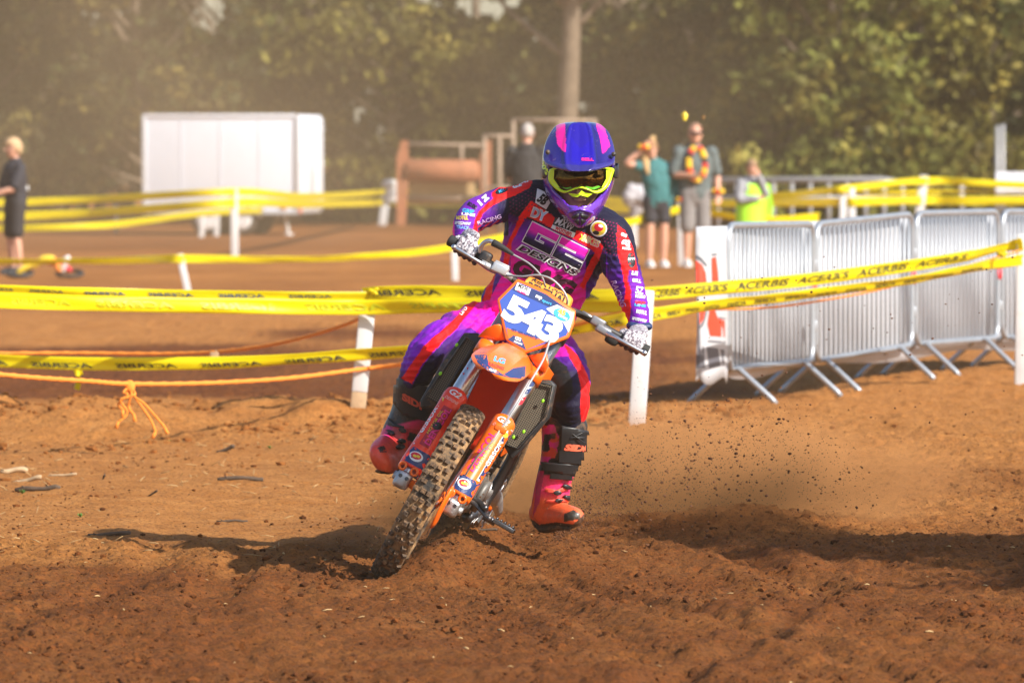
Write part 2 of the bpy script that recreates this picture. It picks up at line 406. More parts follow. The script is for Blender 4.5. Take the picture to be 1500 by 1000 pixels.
gme.materials.append(soil_mat())
ground = obj('ground', gme); tag(ground, kind='structure')
ground['label'] = 'reddish brown churned dirt of the track'
# ------------------------------------------------------------------ loose soil clods, straw
M_clod = mat('clod', (.075, .026, .009), .95, var=.45, vs=30, bump=.5, bs=60, spec=.1)
def lump(r, seed):
    bm = bmesh.new(); bmesh.ops.create_icosphere(bm, subdivisions=1, radius=1); rr = random.Random(seed)
    v = np.array([list(q.co) for q in bm.verts]); k = np.array([rr.uniform(.62, 1.2) for _ in v])
    f = [[q.index for q in t.verts] for t in bm.faces]; bm.free(); return v * k[:, None] * r, np.array(f)
LUMPS = [lump(1, i) for i in range(10)]
def scatter_lumps(name, P, Rr, m, squash=.75):
    V = []; Fc = []; o = 0
    for i, (p, r) in enumerate(zip(P, Rr)):
        v, f = LUMPS[i % 10]; a = random.uniform(0, 6.28); c, s_ = math.cos(a), math.sin(a)
        sx = random.uniform(.75, 1.35)
        w = np.stack([(v[:, 0] * c - v[:, 1] * s_) * sx, v[:, 0] * s_ + v[:, 1] * c, v[:, 2] * squash], -1) * r + np.array(p)
        V.append(w); Fc.append(f + o); o += len(v)
    me = bpy.data.meshes.new(name); me.from_pydata(np.concatenate(V).tolist(), [], np.concatenate(Fc).tolist()); me.update()
    o_ = obj(name, me, m, smooth=False); tag(o_, kind='stuff'); return o_
n = 84000
cy = 18.2 + rng.random(n) ** 1.5 * 20; cx = (rng.random(n) * 2 - 1) * (2.1 + (cy - 18) * .075)
wv = wet_and_shade(cx, cy); dens = vnoise2(cx * 1.4, cy * .9, 21)
keep = rng.random(n) < np.clip(.10 + wv * .8, 0, 1) * np.clip((dens - .25) * 2.2, .08, 1)
cx, cy = cx[keep], cy[keep]; cr = .0026 + .0036 * rng.random(len(cx)) + .014 * rng.random(len(cx)) ** 14
cz = height(cx, cy) + cr * .25
dk = rng.random(len(cx)) < .42; cp = np.stack([cx, cy, cz], -1)
o = scatter_lumps('soil_clods', cp[dk], cr[dk], M_clod); tag(o, 'dark crumbs of damp soil strewn over the track', 'soil')
o = scatter_lumps('loose_soil', cp[~dk], cr[~dk], mat('clod_light', (.130, .042, .011), .95, var=.45, vs=20, bump=.5, bs=60, spec=.1)); tag(o, 'reddish brown crumbs of loose soil strewn over the track', 'soil')
bx_ = rng.uniform(-3.1, 1.4, 3000); by_ = 37.6 + rng.normal(size=3000) * 1.9 + .25 * bx_; br_ = .006 + .010 * rng.random(3000) + .02 * rng.random(3000) ** 6; kk = vnoise2(bx_ * 1.6, by_ * 1.1, 71) > .42
o = scatter_lumps('bank_clods', np.stack([bx_, by_, height(bx_, by_) + br_ * .2], -1)[kk], br_[kk], mat('clod_bank', (.22, .080, .020), .95, var=.4, vs=12, bump=.5, bs=40, spec=.1)); tag(o, 'rough reddish clods along the bank under the tapes', 'soil')
def flakes(name, n, xr, yr, m, lab, cat, ln=(.02, .075), wd=(.0016, .0042), stand=.3):
    mb = MB()
    for i in range(n):
        y = random.uniform(*yr); x = random.uniform(*xr) * (y / 24); L_ = random.uniform(*ln); w = random.uniform(*wd); a = random.uniform(0, 6.28); e = random.gauss(0, stand)
        d = Vector((math.cos(a) * math.cos(e), math.sin(a) * math.cos(e), abs(math.sin(e)))); p = Vector((x, y, hz(x, y) + .004 + w * .5))
        mb.tube([p, p + d * L_ * .5 + Vector((0, 0, .002)), p + d * L_], [w * .5, w * .6, w * .3], n=4)
    o = mb.build(name, m); tag(o, lab, cat, kind='stuff'); return o
M_straw = mat('straw', (.46, .30, .13), .8, var=.3, vs=9)
flakes('straw_litter', 190, (-1.95, -.25), (24.6, 35), M_straw, 'pale dry straw bits on the bank beside the track', 'straw')
flakes('chaff_litter', 90, (-1.95, 1.9), (18.8, 26), M_straw, 'pale chaff flakes trodden into the damp soil', 'chaff', ln=(.008, .035), wd=(.002, .007), stand=.1)
M_stick = mat('dead_wood', (.085, .055, .035), .9, var=.4, vs=25, bump=.6, bs=40)
M_stick2 = mat('pale_wood', (.40, .28, .16), .85, var=.3, vs=25, bump=.4, bs=40)
STK = [(160, 786, .17, 4, .010, M_stick, 'dark broken stick lying where the rider\'s shadow ends'), (352, 704, .21, -6, .011, M_stick, 'thick dark stick lying alone on the dry bank'),
       (330, 659, .10, 25, .012, M_stick, 'stubby dark stick below the orange rope knot'), (340, 760, .13, -10, .006, M_stick, 'thin forked twig between the two long dark sticks'),
       (90, 683, .15, 8, .007, M_stick2, 'pale cornstalk piece lying near the stalk heap'), (20, 680, .13, -20, .014, M_stick2, 'thick pale stalk stub in the stalk heap'), (40, 696, .14, 15, .012, M_stick2, 'long pale stalk in the stalk heap'),
       (55, 724, .20, 3, .012, M_stick, 'dark rotten stick below the stalk heap'), (150, 694, .09, 70, .006, M_stick, 'small dark stub standing up from the bank'), (706, 800, .12, -14, .006, M_stick, 'thin dark twig on the track beside the front tyre'),
       (220, 732, .09, 40, .005, M_stick, 'tuft-like splinter in the middle of the bank')]
for (px, py, L_, a, r, m, lab) in STK:
    p = G(px, py, .02); p.z = hz(p.x, p.y) + r * .8; d = Vector((math.cos(R_(a)), -math.sin(R_(a)) * .9, max(0, math.sin(R_(a))) * .8)).normalized()
    mb = MB(); jt = lambda: Vector((0, random.uniform(-.4, .4) * r, random.uniform(-.3, .7) * r)); pts = [p - d * L_ / 2, p - d * L_ * .25 + jt(), p + d * L_ * .1 + jt(), p + d * L_ * .38 + jt(), p + d * L_ / 2]
    mb.tube(pts, [r * .75, r * .95, r * .8, r * 1.0, r * .85], n=7, sub=2)
    mb.tube([pts[1], pts[1] - d * .02 + Vector((.0, -.015, .012))], [r * .4, r * .2], n=5)
    tag(mb.build('stick', m), lab, 'stick', 'sticks and stalks on the bank')
M_weed = mat('weed', (.09, .20, .03), .6, var=.3)
for px, py, lab in ((118, 764, 'tiny green seedling above the long dark stick shadow'), (248, 645, 'tiny green seedling below the orange rope'), (396, 663, 'tiny green seedling beside a stubby stick'), (33, 735, 'tiny green seedling near the rotten stick')):
    p = G(px, py); p.z = hz(p.x, p.y); mb = MB()
    for k in range(6):
        a = k * 1.05 + random.random(); d = Vector((math.cos(a), math.sin(a), .9)).normalized(); s_ = Vector((-d.y, d.x, 0)) * .008
        q_ = p + d * .028; mb.add([p, p + d * .016 + s_, q_, p + d * .016 - s_], [(0, 1, 2, 3)])
    mb.tube([p, p + Vector((0, 0, .02))], .0015, n=4)
    tag(mb.build('seedling', M_weed), lab, 'plant', 'seedlings on the bank')
# ------------------------------------------------------------------ motocross bike (local: x = its left, y = rearwards, z = up in its own plane)
ROLL, YAW = R_(29.0), R_(-7.5)
C0 = G(558, 841)
MBK = Matrix.Translation((C0.x, C0.y, -.012)) @ Matrix.Rotation(ROLL, 4, 'Y') @ Matrix.Rotation(YAW, 4, 'Z')
MBI = MBK.inverted(); _c = MBI @ CAM
def B(px, py, y):
    d = MBI.to_3x3() @ ray(px, py); return _c + d * ((y - _c.y) / d.y)
bike = empty('dirt_bike', (0, 0, 0), 'orange motocross bike numbered 543 leaning hard into the turn', 'motorcycle', mw=MBK)
DC = (.30, .165, .08)
M_or = mat('orange_plastic', (.94, .155, .008), .34, var=.05, coat=.25, dirt=.09, dcol=DC, ds=22)
M_or_shade = mat('orange_plastic_shade', (.92, .045, .010), .38, var=.05, coat=.15, dirt=.04, dcol=DC, ds=22)  # orange plastic reddened: shade painted into the colour of one fork guard
M_navy = mat('navy_print', (.022, .045, .16), .4, var=.1, dirt=.06, dcol=DC)
M_blue = mat('blue_print', (.045, .10, .42), .35, var=.06, coat=.3)
M_wht = mat('white_print', (.82, .82, .82), .4, var=.05)
M_blk = mat('black_plastic', (.022, .022, .024), .5, var=.2, dirt=.28, dcol=DC, ds=18)
M_bprint = mat('black_print', (.012, .012, .014), .45, var=.1)
M_rub = mat('black_rubber', (.02, .02, .02), .75, var=.2, dirt=.15, dcol=DC)
M_tyre = mat('muddy_tyre', (.030, .026, .023), .85, var=.3, vs=25, bump=.6, bs=50, dirt=.62, dcol=(.40, .225, .095), ds=11)
M_knob = mat('muddy_knob', (.08, .052, .034), .9, var=.4, vs=60, bump=.5, bs=80, dirt=.42, dcol=(.38, .20, .085), ds=45)
M_alu = mat('aluminium', (.62, .63, .65), .32, 1.0, var=.1, dirt=.08, dcol=DC)
M_alud = mat('dull_aluminium', (.50, .50, .50), .45, .9, var=.15, bump=.15, bs=150, dirt=.22, dcol=DC)
M_steel = mat('dark_steel', (.12, .12, .13), .4, .9, var=.2, dirt=.25, dcol=DC)
M_grey = mat('grey_cable', (.32, .32, .33), .4, var=.1)
M_lime = mat('lime_plastic', (.30, .75, .02), .4, var=.05)
M_amb = mat('pad_orange', (.90, .32, .03), .5, var=.08)
M_pink = mat('pink_print', (.85, .02, .25), .45, var=.05)
M_yel = mat('yellow_print', (.85, .62, .05), .45, var=.05)
M_redp = mat('red_print', (.70, .02, .04), .45, var=.05)
M_cyan = mat('cyan_print', (.05, .40, .72), .45, var=.05)
M_engine = mat('engine_cases', (.20, .19, .18), .55, .6, var=.25, dirt=.4, dcol=DC)
M_seat = mat('seat_cover', (.02, .02, .022), .7, var=.2, bump=.3, bs=200, dirt=.1, dcol=DC)

def wheel(yc, zc, R, wd, name, seed, disc_r, knobs):
    rr_ = random.Random(seed); ring = []
    pr = [(-.42, -.60), (-.50, -.38), (-.50, -.18), (-.42, -.03), (-.25, .04), (0, .065), (.25, .04), (.42, -.03), (.50, -.18), (.50, -.38), (.42, -.60)]
    prof = [(a * wd, R - .014 + b * wd * .62) for a, b in pr]; n = 72; rows = []
    for i in range(n):
        th = 2 * math.pi * i / n; rows.append([Vector((x, yc + r * math.cos(th), zc + r * math.sin(th))) for x, r in prof])
    rows.append(rows[0]); mb = MB(); mb.grid(rows)
    root = mb.build('front_wheel' if name == 'front' else 'rear_wheel', M_tyre, bike, True, True)
    root['label'] = 'muddy knobbly ' + name + ' tyre on its wheel'
    kb = MB()
    nrow = knobs
    for i in range(nrow):
        th = 2 * math.pi * (i + .5) / nrow; odd = i % 2
        for a, sz in (((-.13, .0125), (.13, .0125), (-.50, .012), (.50, .012)) if odd else ((-.32, .0125), (.32, .0125)) + (((0, .011),) if i % 4 == 0 else ())):
            an = a * 2.5 * .62; x = wd * .5 * math.sin(an) * 1.02; r = R - .014 - wd * .5 * (1 - math.cos(an)) * .62 + .034 * wd
            M = Matrix.Translation((0, yc, zc)) @ Matrix.Rotation(th + rr_.uniform(-.006, .006), 4, 'X') @ Matrix.Translation((x, r, 0)) @ Matrix.Rotation(-an * .8, 4, 'Z')
            hgt = .017 * rr_.uniform(.8, 1.05)
            s0 = sz * 1.12; s1 = sz * .82
            vs = [(-s0 / 1, -.008, -s0), (s0, -.008, -s0), (s0, -.008, s0), (-s0, -.008, s0), (-s1, hgt, -s1), (s1, hgt, -s1), (s1, hgt, s1), (-s1, hgt, s1)]
            vs = [(v[0] * .74, v[1], v[2] * .70) for v in vs]
            kb.add(vs, [(0, 1, 2, 3), (4, 7, 6, 5), (0, 4, 5, 1), (1, 5, 6, 2), (2, 6, 7, 3), (3, 7, 4, 0)], M)
    k = kb.build('tread_knobs', M_knob, root, False, True); k['kind'] = 'stuff'
    rm = MB(); rp = [(-wd * .40, R - wd * .60), (-wd * .42, R - wd * .54), (-wd * .36, R - wd * .56), (-wd * .2, R - wd * .68), (wd * .2, R - wd * .68), (wd * .36, R - wd * .56), (wd * .42, R - wd * .54), (wd * .40, R - wd * .60), (wd * .2, R - wd * .74), (-wd * .2, R - wd * .74)]
    rows = [[Vector((x, yc + r * math.cos(2 * math.pi * i / 60), zc + r * math.sin(2 * math.pi * i / 60))) for x, r in rp] for i in range(60)]; rows.append(rows[0])
    rm.grid(rows, closed=True); rm.build('rim', M_blk, root, True, True)
    hb = MB(); hb.tube([Vector((x, yc, zc)) for x in (-.075, -.06, -.055, -.03, .03, .055, .06, .075)], [.016, .018, .036, .024, .024, .036, .018, .016], n=20, ref=(0, 0, 1)); hb.build('hub', M_or, root, True, True)
    sp = MB()
    for i in range(36):
        th = 2 * math.pi * i / 36; x = .05 if i % 2 else -.05; t2 = th + (.35 if (i // 2) % 2 else -.35)
        sp.tube([Vector((x, yc + .033 * math.cos(th), zc + .033 * math.sin(th))), Vector((0, yc + (R - wd * .72) * math.cos(t2), zc + (R - wd * .72) * math.sin(t2)))], .0022, n=5)
    s_ = sp.build('spokes', M_alud, root, True, True); s_['kind'] = 'stuff'
    ds = MB(); n = 72
    rows = [[Vector((x, yc + (r + (.004 * math.cos(i * math.pi / 3) if r > .1 else 0)) * math.cos(2 * math.pi * i / n), zc + (r + (.004 * math.cos(i * math.pi / 3) if r > .1 else 0)) * math.sin(2 * math.pi * i / n))) for x, r in ((.068, disc_r - .028), (.068, disc_r), (.071, disc_r), (.071, disc_r - .028))] for i in range(n)]
    rows.append(rows[0]); ds.grid(rows, closed=True)
    for i in range(5):
        th = 2 * math.pi * i / 5; ds.tube([Vector((.0695, yc + .03 * math.cos(th), zc + .03 * math.sin(th))), Vector((.0695, yc + (disc_r - .02) * math.cos(th + .3), zc + (disc_r - .02) * math.sin(th + .3)))], .004, n=5)
    ds.build('brake_disc', M_alu, root, True, True)
    if name == 'front':   # turned a little against the lean
        for o_ in [root] + list(root.children):
            o_.data.transform(Matrix.Translation((0, yc, zc)) @ Matrix.Rotation(R_(5.5), 4, 'Z') @ Matrix.Translation((0, -yc, -zc)))
    return root
wheel(0, .352, .352, .097, 'front', 3, .13, 64)
wheel(1.475, .345, .345, .125, 'rear', 4, .12, 52)
AX = Vector((0, 0, .355)); RK = Vector((0, .46, 1)).normalized()    # fork line
def fk(x, t, dy=0, dz=0): return Vector((x, 0, .355)) + RK * t + Vector((0, dy, dz))
# axle
MB().tube([(-.125, 0, .355), (.125, 0, .355)], .010, n=14, ref=(0, 0, 1)).build('axle', M_steel, bike, True, True)
forks = []
for sx in (-1, 1):
    x = sx * .101
    fo = MB().tube([fk(x, t) for t in (.0, .05, .06, .60)], [.024, .026, .0245, .0245], n=24, ref=(1, 0, 0)).tube([fk(x, t) for t in (.34, .345, .80)], [.024, .029, .030], n=24, ref=(1, 0, 0)).build('fork_leg', M_alu, bike, True, True)
    forks.append(fo)
    # clamp at the axle: rounded lug with two pinch bolts
    lug = MB().box((x + sx * .002, -.008, .350), (.056, .072, .066), bev=.016); lug.tube([(x + sx * .02, -.0, .352), (x + sx * .042, 0, .352)], .016, n=16, ref=(0, 0, 1))
    lo = lug.build('axle_lug', M_alud, fo, True, True)
    for k in (-1, 1):
        MB().tube([(x + k * .013, -.036, .362), (x + k * .013, -.046, .362)], .0075, n=10, ref=(0, 0, 1)).tube([(x + k * .013, -.0455, .362), (x + k * .013, -.0475, .362)], .0038, n=8, ref=(0, 0, 1)).build('pinch_bolt', M_steel, fo, False, True)
    # guard: wraps the front of the leg, wider at the foot and at the domed top
    rows = []
    prof = [(.034, .042, 1.0), (.042, .045, 1.0), (.07, .046, 1.0), (.14, .043, .95), (.25, .041, .9), (.34, .042, .9), (.372, .044, 1.0), (.392, .040, 1.0), (.402, .030, 1.0), (.406, .016, 1.0)]
    for t, r, k in prof:
        row = []
        for j in range(25):
            th = math.pi * (-.68 + 1.36 * j / 24); row.append(fk(x, t) + Vector((1, 0, 0)) * r * math.sin(th) + Vector((0, -1, .46)).normalized() * r * 1.02 * math.cos(th))
        rows.append(row)
    g = MB().grid(rows).me(); g = solid(g, .004)
    gd = obj('fork_guard', g, M_or_shade if sx < 0 else M_or, bike, True, True)
    gb = bvh_of(g, M=MBK)
    # scalloped foot of the guard round the lug
    for k in (-1, 1):
        rg = [Vector((x + k * .024 + .012 * math.cos(a), -.036, .396 + .013 * math.sin(a))) for a in [2 * math.pi * i / 14 for i in range(15)]]
        MB().tube(rg, .0048, n=8, cap=False).build('guard_eyelet', M_or, gd, True, True)
    Q = lambda t, u: (lambda w: proj_np(np.array([list(MBK @ w)])))(fk(x + u, t, -.044, .02))
    def gp(t, u):
        a, b = Q(t, u); return (float(a[0]), float(b[0]))
    ang = math.degrees(math.atan2(gp(.3, 0)[1] - gp(.1, 0)[1], gp(.3, 0)[0] - gp(.1, 0)[0]))  # direction up the leg
    print_poly([gp(.045, -.05), gp(.045, .05), gp(.11, .05), gp(.11, -.05)], gb, M_navy, gd, 'foot_band', inv=MBI, local=True)
    c = gp(.08, 0)
    print_poly(ring_px(*c, 10.5, 7.5, 22), gb, M_wht, gd, 'badge', off=.0022, inv=MBI, local=True)
    print_poly(ring_px(c[0], c[1] - 1, 8, 5, 22), gb, M_redp, gd, 'badge', off=.0030, inv=MBI, local=True)
    print_poly(ring_px(c[0] - 2, c[1] - 1, 3, 2, 22, 10), gb, M_yel, gd, 'badge', off=.0036, inv=MBI, local=True)
    print_poly(ring_px(c[0] + 3, c[1], 3, 2, 22, 10), gb, M_yel, gd, 'badge', off=.0036, inv=MBI, local=True)
    out = sx
    print_poly([gp(.115, out * .031), gp(.34, out * .027), gp(.36, out * .05), gp(.115, out * .05)], gb, M_wht, gd, 'side_band', off=.0012, inv=MBI, local=True)
    print_poly([gp(.125, out * .034), gp(.33, out * .031), gp(.35, out * .05), gp(.125, out * .05)], gb, M_blue if sx < 0 else M_navy, gd, 'side_band', off=.0020, inv=MBI, local=True)
    if sx < 0:
        c = gp(.215, -.002); print_poly([gp(.13, -.016), gp(.31, -.014), gp(.31, .022), gp(.13, .022)], gb, mat('decal_dark_red', (.42, .012, .03), .5, var=.1), gd, 'decal', off=.0010, inv=MBI, local=True)
        print_text('DENICOL', *gp(.225, .009), 9.5, ang, gb, M_pink, gd, 62, bold=.03, inv=MBI, off=.0022, local=True)
        print_text('MOTOR OIL', *gp(.235, -.010), 4, ang, gb, M_yel, gd, 40, inv=MBI, off=.0022, local=True)
        print_poly(ring_px(*gp(.225, .006), 7, 6, 10, 9), gb, M_bprint, gd, 'decal', off=.0028, inv=MBI, local=True)
        print_text('GIBSON', *gp(.23, -.0345), 6.5, ang, gb, M_wht, gd, 44, bold=.02, inv=MBI, off=.0030, local=True)
    else:
        print_text('DENICOL', *gp(.225, -.008), 11, ang, gb, M_pink, gd, 66, bold=.02, inv=MBI, off=.0022, local=True)
        print_text('MOTOR OIL', *gp(.22, .010), 4.5, ang, gb, M_yel, gd, 46, inv=MBI, off=.0022, local=True)
        print_text('GIBSON', *gp(.24, .0345), 6.5, ang, gb, M_wht, gd, 42, bold=.02, inv=MBI, off=.0030, local=True)
    print_poly(ring_px(*gp(.325, out * .035), 4, 4), gb, M_yel, gd, 'decal', off=.0034, inv=MBI, local=True)
    print_text('G2', *gp(.372, 0), 9, ang + 90, gb, M_wht, gd, 19, shear=.3, bold=.03, inv=MBI, off=.003, local=True)
    print_text('DESIGNS', *gp(.342, .0), 4.5, ang + 90, gb, mat('pale_pink_print', (.85, .45, .4), .5, var=.05), gd, 22, shear=.3, bold=.02, inv=MBI, off=.003, local=True)
    # print on the upper silver tube
    tb = bvh_of(fo.data, M=MBK)
    for t0, t1, mm in ((.45, .485, M_redp), (.50, .525, M_navy), (.535, .56, M_navy), (.565, .585, M_navy)):
        print_poly([gp(t0, out * .012), gp(t1, out * .010), gp(t1 + .012, out * .026), gp(t0 + .012, out * .026)], tb, mm, fo, 'tube_print', off=.0012, inv=MBI, local=True)
# disc side bits: caliper, disc guard, wheel-speed hose
MB().box((.085, .085, .40), (.04, .055, .10), bev=.012).tube([(.107, .07, .37), (.112, .07, .37)], .014, n=12, ref=(0, 0, 1)).build('brake_caliper', M_steel, bike, True, True)
rows = [[Vector((.078 + .012 * math.sin(math.pi * j / 6), r * math.cos(a), .352 + r * math.sin(a))) for j, r in enumerate((.05, .07, .09, .11, .13, .14, .142))] for a in [R_(150 + 75 * i / 10) for i in range(11)]]
obj('disc_guard', solid(MB().grid(rows).me(), .004), M_or, bike, True, True)
hose = [B(733, 628, -.03), B(722, 645, -.05), B(700, 668, -.04), B(684, 692, 0), B(672, 715, .06)]
MB().tube(hose, .0040, n=8, sub=5).build('brake_hose', mat('pale_hose', (.42, .38, .33), .5), bike, True, True)
hose2 = [B(803, 506, .16), B(795, 528, .12), B(775, 562, .06), B(756, 595, .0), B(738, 622, -.03), B(733, 628, -.03)]
MB().tube(hose2, .0042, n=8, sub=5).build('brake_hose', M_grey, bike, True, True)
hb_ = MB(); hb_.box(B(733, 628, -.028), (.048, .018, .026), bev=.006); hb_.build('hose_clamp', M_or, bike, True, True)
# triple clamps, stem
for t, hh in ((.60, .045), (.79, .04)):
    mb = MB(); c = fk(0, t)
    Mx = Matrix.Translation(c) @ Matrix.Rotation(-math.atan(.46), 4, 'X')
    mb.box((0, .01, 0), (.15, .07, hh), Mx, bev=.010)
    for sx in (-1, 1): mb.tube([Mx @ Vector((sx * .101, 0, -hh * .55)), Mx @ Vector((sx * .101, 0, hh * .55))], .037, n=20, ref=(1, 0, 0))
    mb.build('triple_clamp', M_or if t < .7 else M_steel, bike, True, True)
# front mudguard: beak over the wheel, then the flap that hangs behind the fork
rows = []
for (y, z, w, cr) in ((-.25, .846, .030, .004), (-.235, .850, .058, .008), (-.20, .858, .080, .012), (-.14, .868, .096, .018), (-.06, .884, .101, .024), (.04, .905, .098, .026), (.14, .922, .090, .024), (.22, .928, .084, .020)):
    row = []
    for j in range(17):
        u = -1 + 2 * j / 16; zz = z + cr * 1.5 * (1.0 if abs(u) < .44 else 1 - (abs(u) - .44) / .56) + .004 * (1 - abs(u)); row.append(Vector((u * w + .006, y + .03 * abs(u) ** 3, zz)))
    rows.append(row)
fme = solid(MB().grid([[Vector(p_) for p_ in zip(*[iter(q_)] * 3)] for q_ in catmull([[c_ for p_ in r_ for c_ in p_] for r_ in rows], 3)]).me(), .006)
fend = obj('front_mudguard', bevelled(fme, .0015, 1, 25), M_or, bike, False, True); fb = bvh_of(fme, M=MBK)
print_poly([(691, 513), (711, 505), (712, 515), (716, 533), (718, 545), (700, 531)], fb, M_navy, fend, 'side_print', inv=MBI, local=True, cell=4)
print_poly([(738, 548), (752, 539), (770, 536), (769, 555), (748, 553)], fb, M_navy, fend, 'side_print', inv=MBI, local=True, cell=4)
print_poly([(716, 535), (738, 549), (748, 553), (730, 549), (718, 545)], fb, M_navy, fend, 'side_print', inv=MBI, local=True, cell=4)
print_text('LG', 732, 527, 8, 18, fb, M_cyan, fend, 17, bold=.05, inv=MBI, off=.003, local=True, cell=4)
print_text('RACING', 727, 536, 5, 20, fb, M_redp, fend, 24, bold=.03, inv=MBI, off=.003, local=True, cell=4)
print_text('GAS', 722, 542, 3.5, 18, fb, M_wht, fend, 11, bold=.05, inv=MBI, off=.003, local=True, cell=4)
rows = []
for (y, z, w) in ((.24, .925, .088), (.30, .90, .086), (.345, .84, .084), (.375, .76, .082), (.395, .68, .080), (.41, .60, .076), (.415, .55, .07)):
    rows.append([Vector((u / 8 * w, y - .035 * (abs(u) / 8) ** 2.5, z)) for u in range(-8, 9)])
obj('mudguard_flap', solid(MB().grid(rows).me(), .004, sub=1), mat('flap_orange_shade', (.85, .05, .012), .4, var=.05, trans=.35), bike, True, True)  # orange flap; the shadow behind the fork is painted in as red
# number board
PY = .205
pl = [(758, 408), (801, 426), (843, 455), (841, 474), (833, 495), (800, 508), (768, 518), (752, 507), (740, 497), (733, 465), (728, 438)]
def board(poly, y0, tilt, k=1.0, dy=0.0):
    cx_, cy_ = 785, 463; out = []
    for a, b in poly:
        a = cx_ + (a - cx_) * k; b = cy_ + (b - cy_) * k; p = B(a, b, y0); out.append(B(a, b, y0 + tilt * (p.z - .98) + dy))
    return out
pp = board(pl, PY, .32); mb = MB(); mb.prism(pp, (0, .022, 0)); pme = bevelled(mb.me(), .006, 2)
plate = obj('number_board', pme, M_or, bike, True, True); pb = bvh_of(pme, M=MBK)
ins = [(759, 413), (800, 431), (838.5, 458), (837, 473), (829.5, 491), (799, 503), (769, 513), (755, 504), (744, 494), (737, 464), (732, 440)]
print_poly(ins, pb, M_blue, plate, 'board_print', off=.0010, inv=MBI, local=True, cell=10)
print_poly([(757, 414), (800, 431), (838.5, 458), (834, 462), (797, 446), (750, 424)], pb, M_navy, plate, 'board_print', off=.0016, inv=MBI, local=True, cell=10)
print_poly([(742, 480), (800, 500), (769, 513), (755, 504), (744, 494)], pb, M_or, plate, 'board_print', off=.0016, inv=MBI, local=True, cell=10)
print_poly([(752, 491), (764, 495), (771, 513), (744, 497)], pb, M_navy, plate, 'board_print', off=.0020, inv=MBI, local=True, cell=10)
print_poly([(816, 446), (840, 458), (838, 470), (833, 487), (826, 474), (800, 452)], pb, M_wht, plate, 'board_print', off=.0020, inv=MBI, local=True, cell=10)
ANG = 27
print_text('5', 755, 454.5, 39, ANG, pb, M_wht, plate, 32, bold=.055, name='digit', off=.0030, inv=MBI, local=True, cell=0)
print_text('4', 780, 468.5, 39, ANG, pb, M_wht, plate, 35, bold=.055, name='digit', off=.0034, inv=MBI, local=True, cell=0)
print_text('3', 806.5, 482.5, 39, ANG, pb, M_wht, plate, 32, bold=.055, name='digit', off=.0030, inv=MBI, local=True, cell=0)
print_poly([(758, 413.5), (778, 423), (774, 433), (754, 424)], pb, M_wht, plate, 'sticker', off=.0030, inv=MBI, local=True, cell=0)
print_text('MXW', 767, 421, 6.5, 25, pb, M_bprint, plate, 17, shear=.2, bold=.03, off=.0036, inv=MBI, local=True, cell=0)
print_text('WOMEN', 764, 428, 3, 25, pb, M_pink, plate, 14, bold=.04, off=.0036, inv=MBI, local=True, cell=0)
print_text('mp', 789, 436, 6, 22, pb, M_wht, plate, 10, bold=.04, off=.0030, inv=MBI, local=True, cell=0)
print_text('sport', 801, 443, 5, 24, pb, M_cyan, plate, 15, bold=.04, off=.0030, inv=MBI, local=True, cell=0)
print_poly(ring_px(823, 461, 13, 8, 27), pb, M_cyan, plate, 'sticker', off=.0036, inv=MBI, local=True, cell=0)
print_text('45', 823, 457, 8, 24, pb, M_yel, plate, 12, bold=.05, off=.0042, inv=MBI, local=True, cell=0)
print_text('YEARS', 824, 464, 3.5, 27, pb, M_wht, plate, 16, bold=.04, off=.0042, inv=MBI, local=True, cell=0)
print_text('G2 GRAPHICS', 768, 489, 3.5, 20, pb, M_navy, plate, 40, bold=.03, off=.0030, inv=MBI, local=True, cell=0)
print_text('G2', 759, 496, 5, 20, pb, M_wht, plate, 10, bold=.05, off=.0036, inv=MBI, local=True, cell=0)
print_text('DESIGNS', 759, 502, 3, 20, pb, M_wht, plate, 13, bold=.03, off=.0036, inv=MBI, local=True, cell=0)
for nm, pts, y0 in (('board_wing', [(699, 493), (706, 486), (712, 480), (722, 476), (733, 474), (740, 498), (728, 499), (716, 496)], .20), ('board_wing', [(772, 520), (786, 518), (800, 515), (803, 533), (797, 547), (787, 538)], .20)):
    mb = MB(); P = [B(a, b, y0 + .05 * abs(i - 3) / 4) for i, (a, b) in enumerate(pts)]; mb.prism(P, (0, .03, 0)); obj(nm, bevelled(mb.me(), .006), M_or, bike, True, True)
# handlebar with pad, grips, levers, controls
YB = .40
bl = [(661, 353), (684, 366), (708, 380), (742, 402), (768, 421), (795, 437), (822, 449), (856, 463), (893, 484), (920, 499), (946, 513)]
yb = [.46, .445, .43, .405, .395, .39, .395, .405, .43, .445, .46]
bp_ = [B(a, b, y) for (a, b), y in zip(bl, yb)]
hbar = MB().tube(bp_, .0135, n=14, sub=4, ref=(0, 0, 1)).build('handlebar', M_blk, bike, True, True)
pad = [(768, 411), (776, 404), (832, 431), (838, 438), (833, 452), (806, 441), (768, 420)]
pdm = bevelled(MB().prism([B(a, b, .335 + .03 * (i in (1, 2, 3))) for i, (a, b) in enumerate(pad)], (0, .06, 0)).me(), .008, 3)
pad_o = obj('bar_pad', pdm, M_amb, hbar, True, True); pdb = bvh_of(pdm, M=MBK)
print_text('RENTHAL', 802, 429, 10, 24, pdb, M_bprint, pad_o, 62, bold=.035, off=.0022, inv=MBI, local=True, cell=5)
print_text('RENTHAL', 806, 420.5, 6, 25, pdb, M_bprint, pad_o, 58, bold=.03, off=.0022, inv=MBI, local=True, cell=5)
for a, b in ((0, 1), (-1, -2)):
    MB().tube([bp_[a] + (bp_[a] - bp_[b]) * .12, bp_[a] + (bp_[a] - bp_[b]) * .1, bp_[a], bp_[a] * .3 + bp_[b] * .7, bp_[b], bp_[b] + (bp_[b] - bp_[a]) * .15], [.016, .022, .022, .017, .017, .024], n=16, ref=(0, 0, 1)).build('grip', M_rub, hbar, True, True)
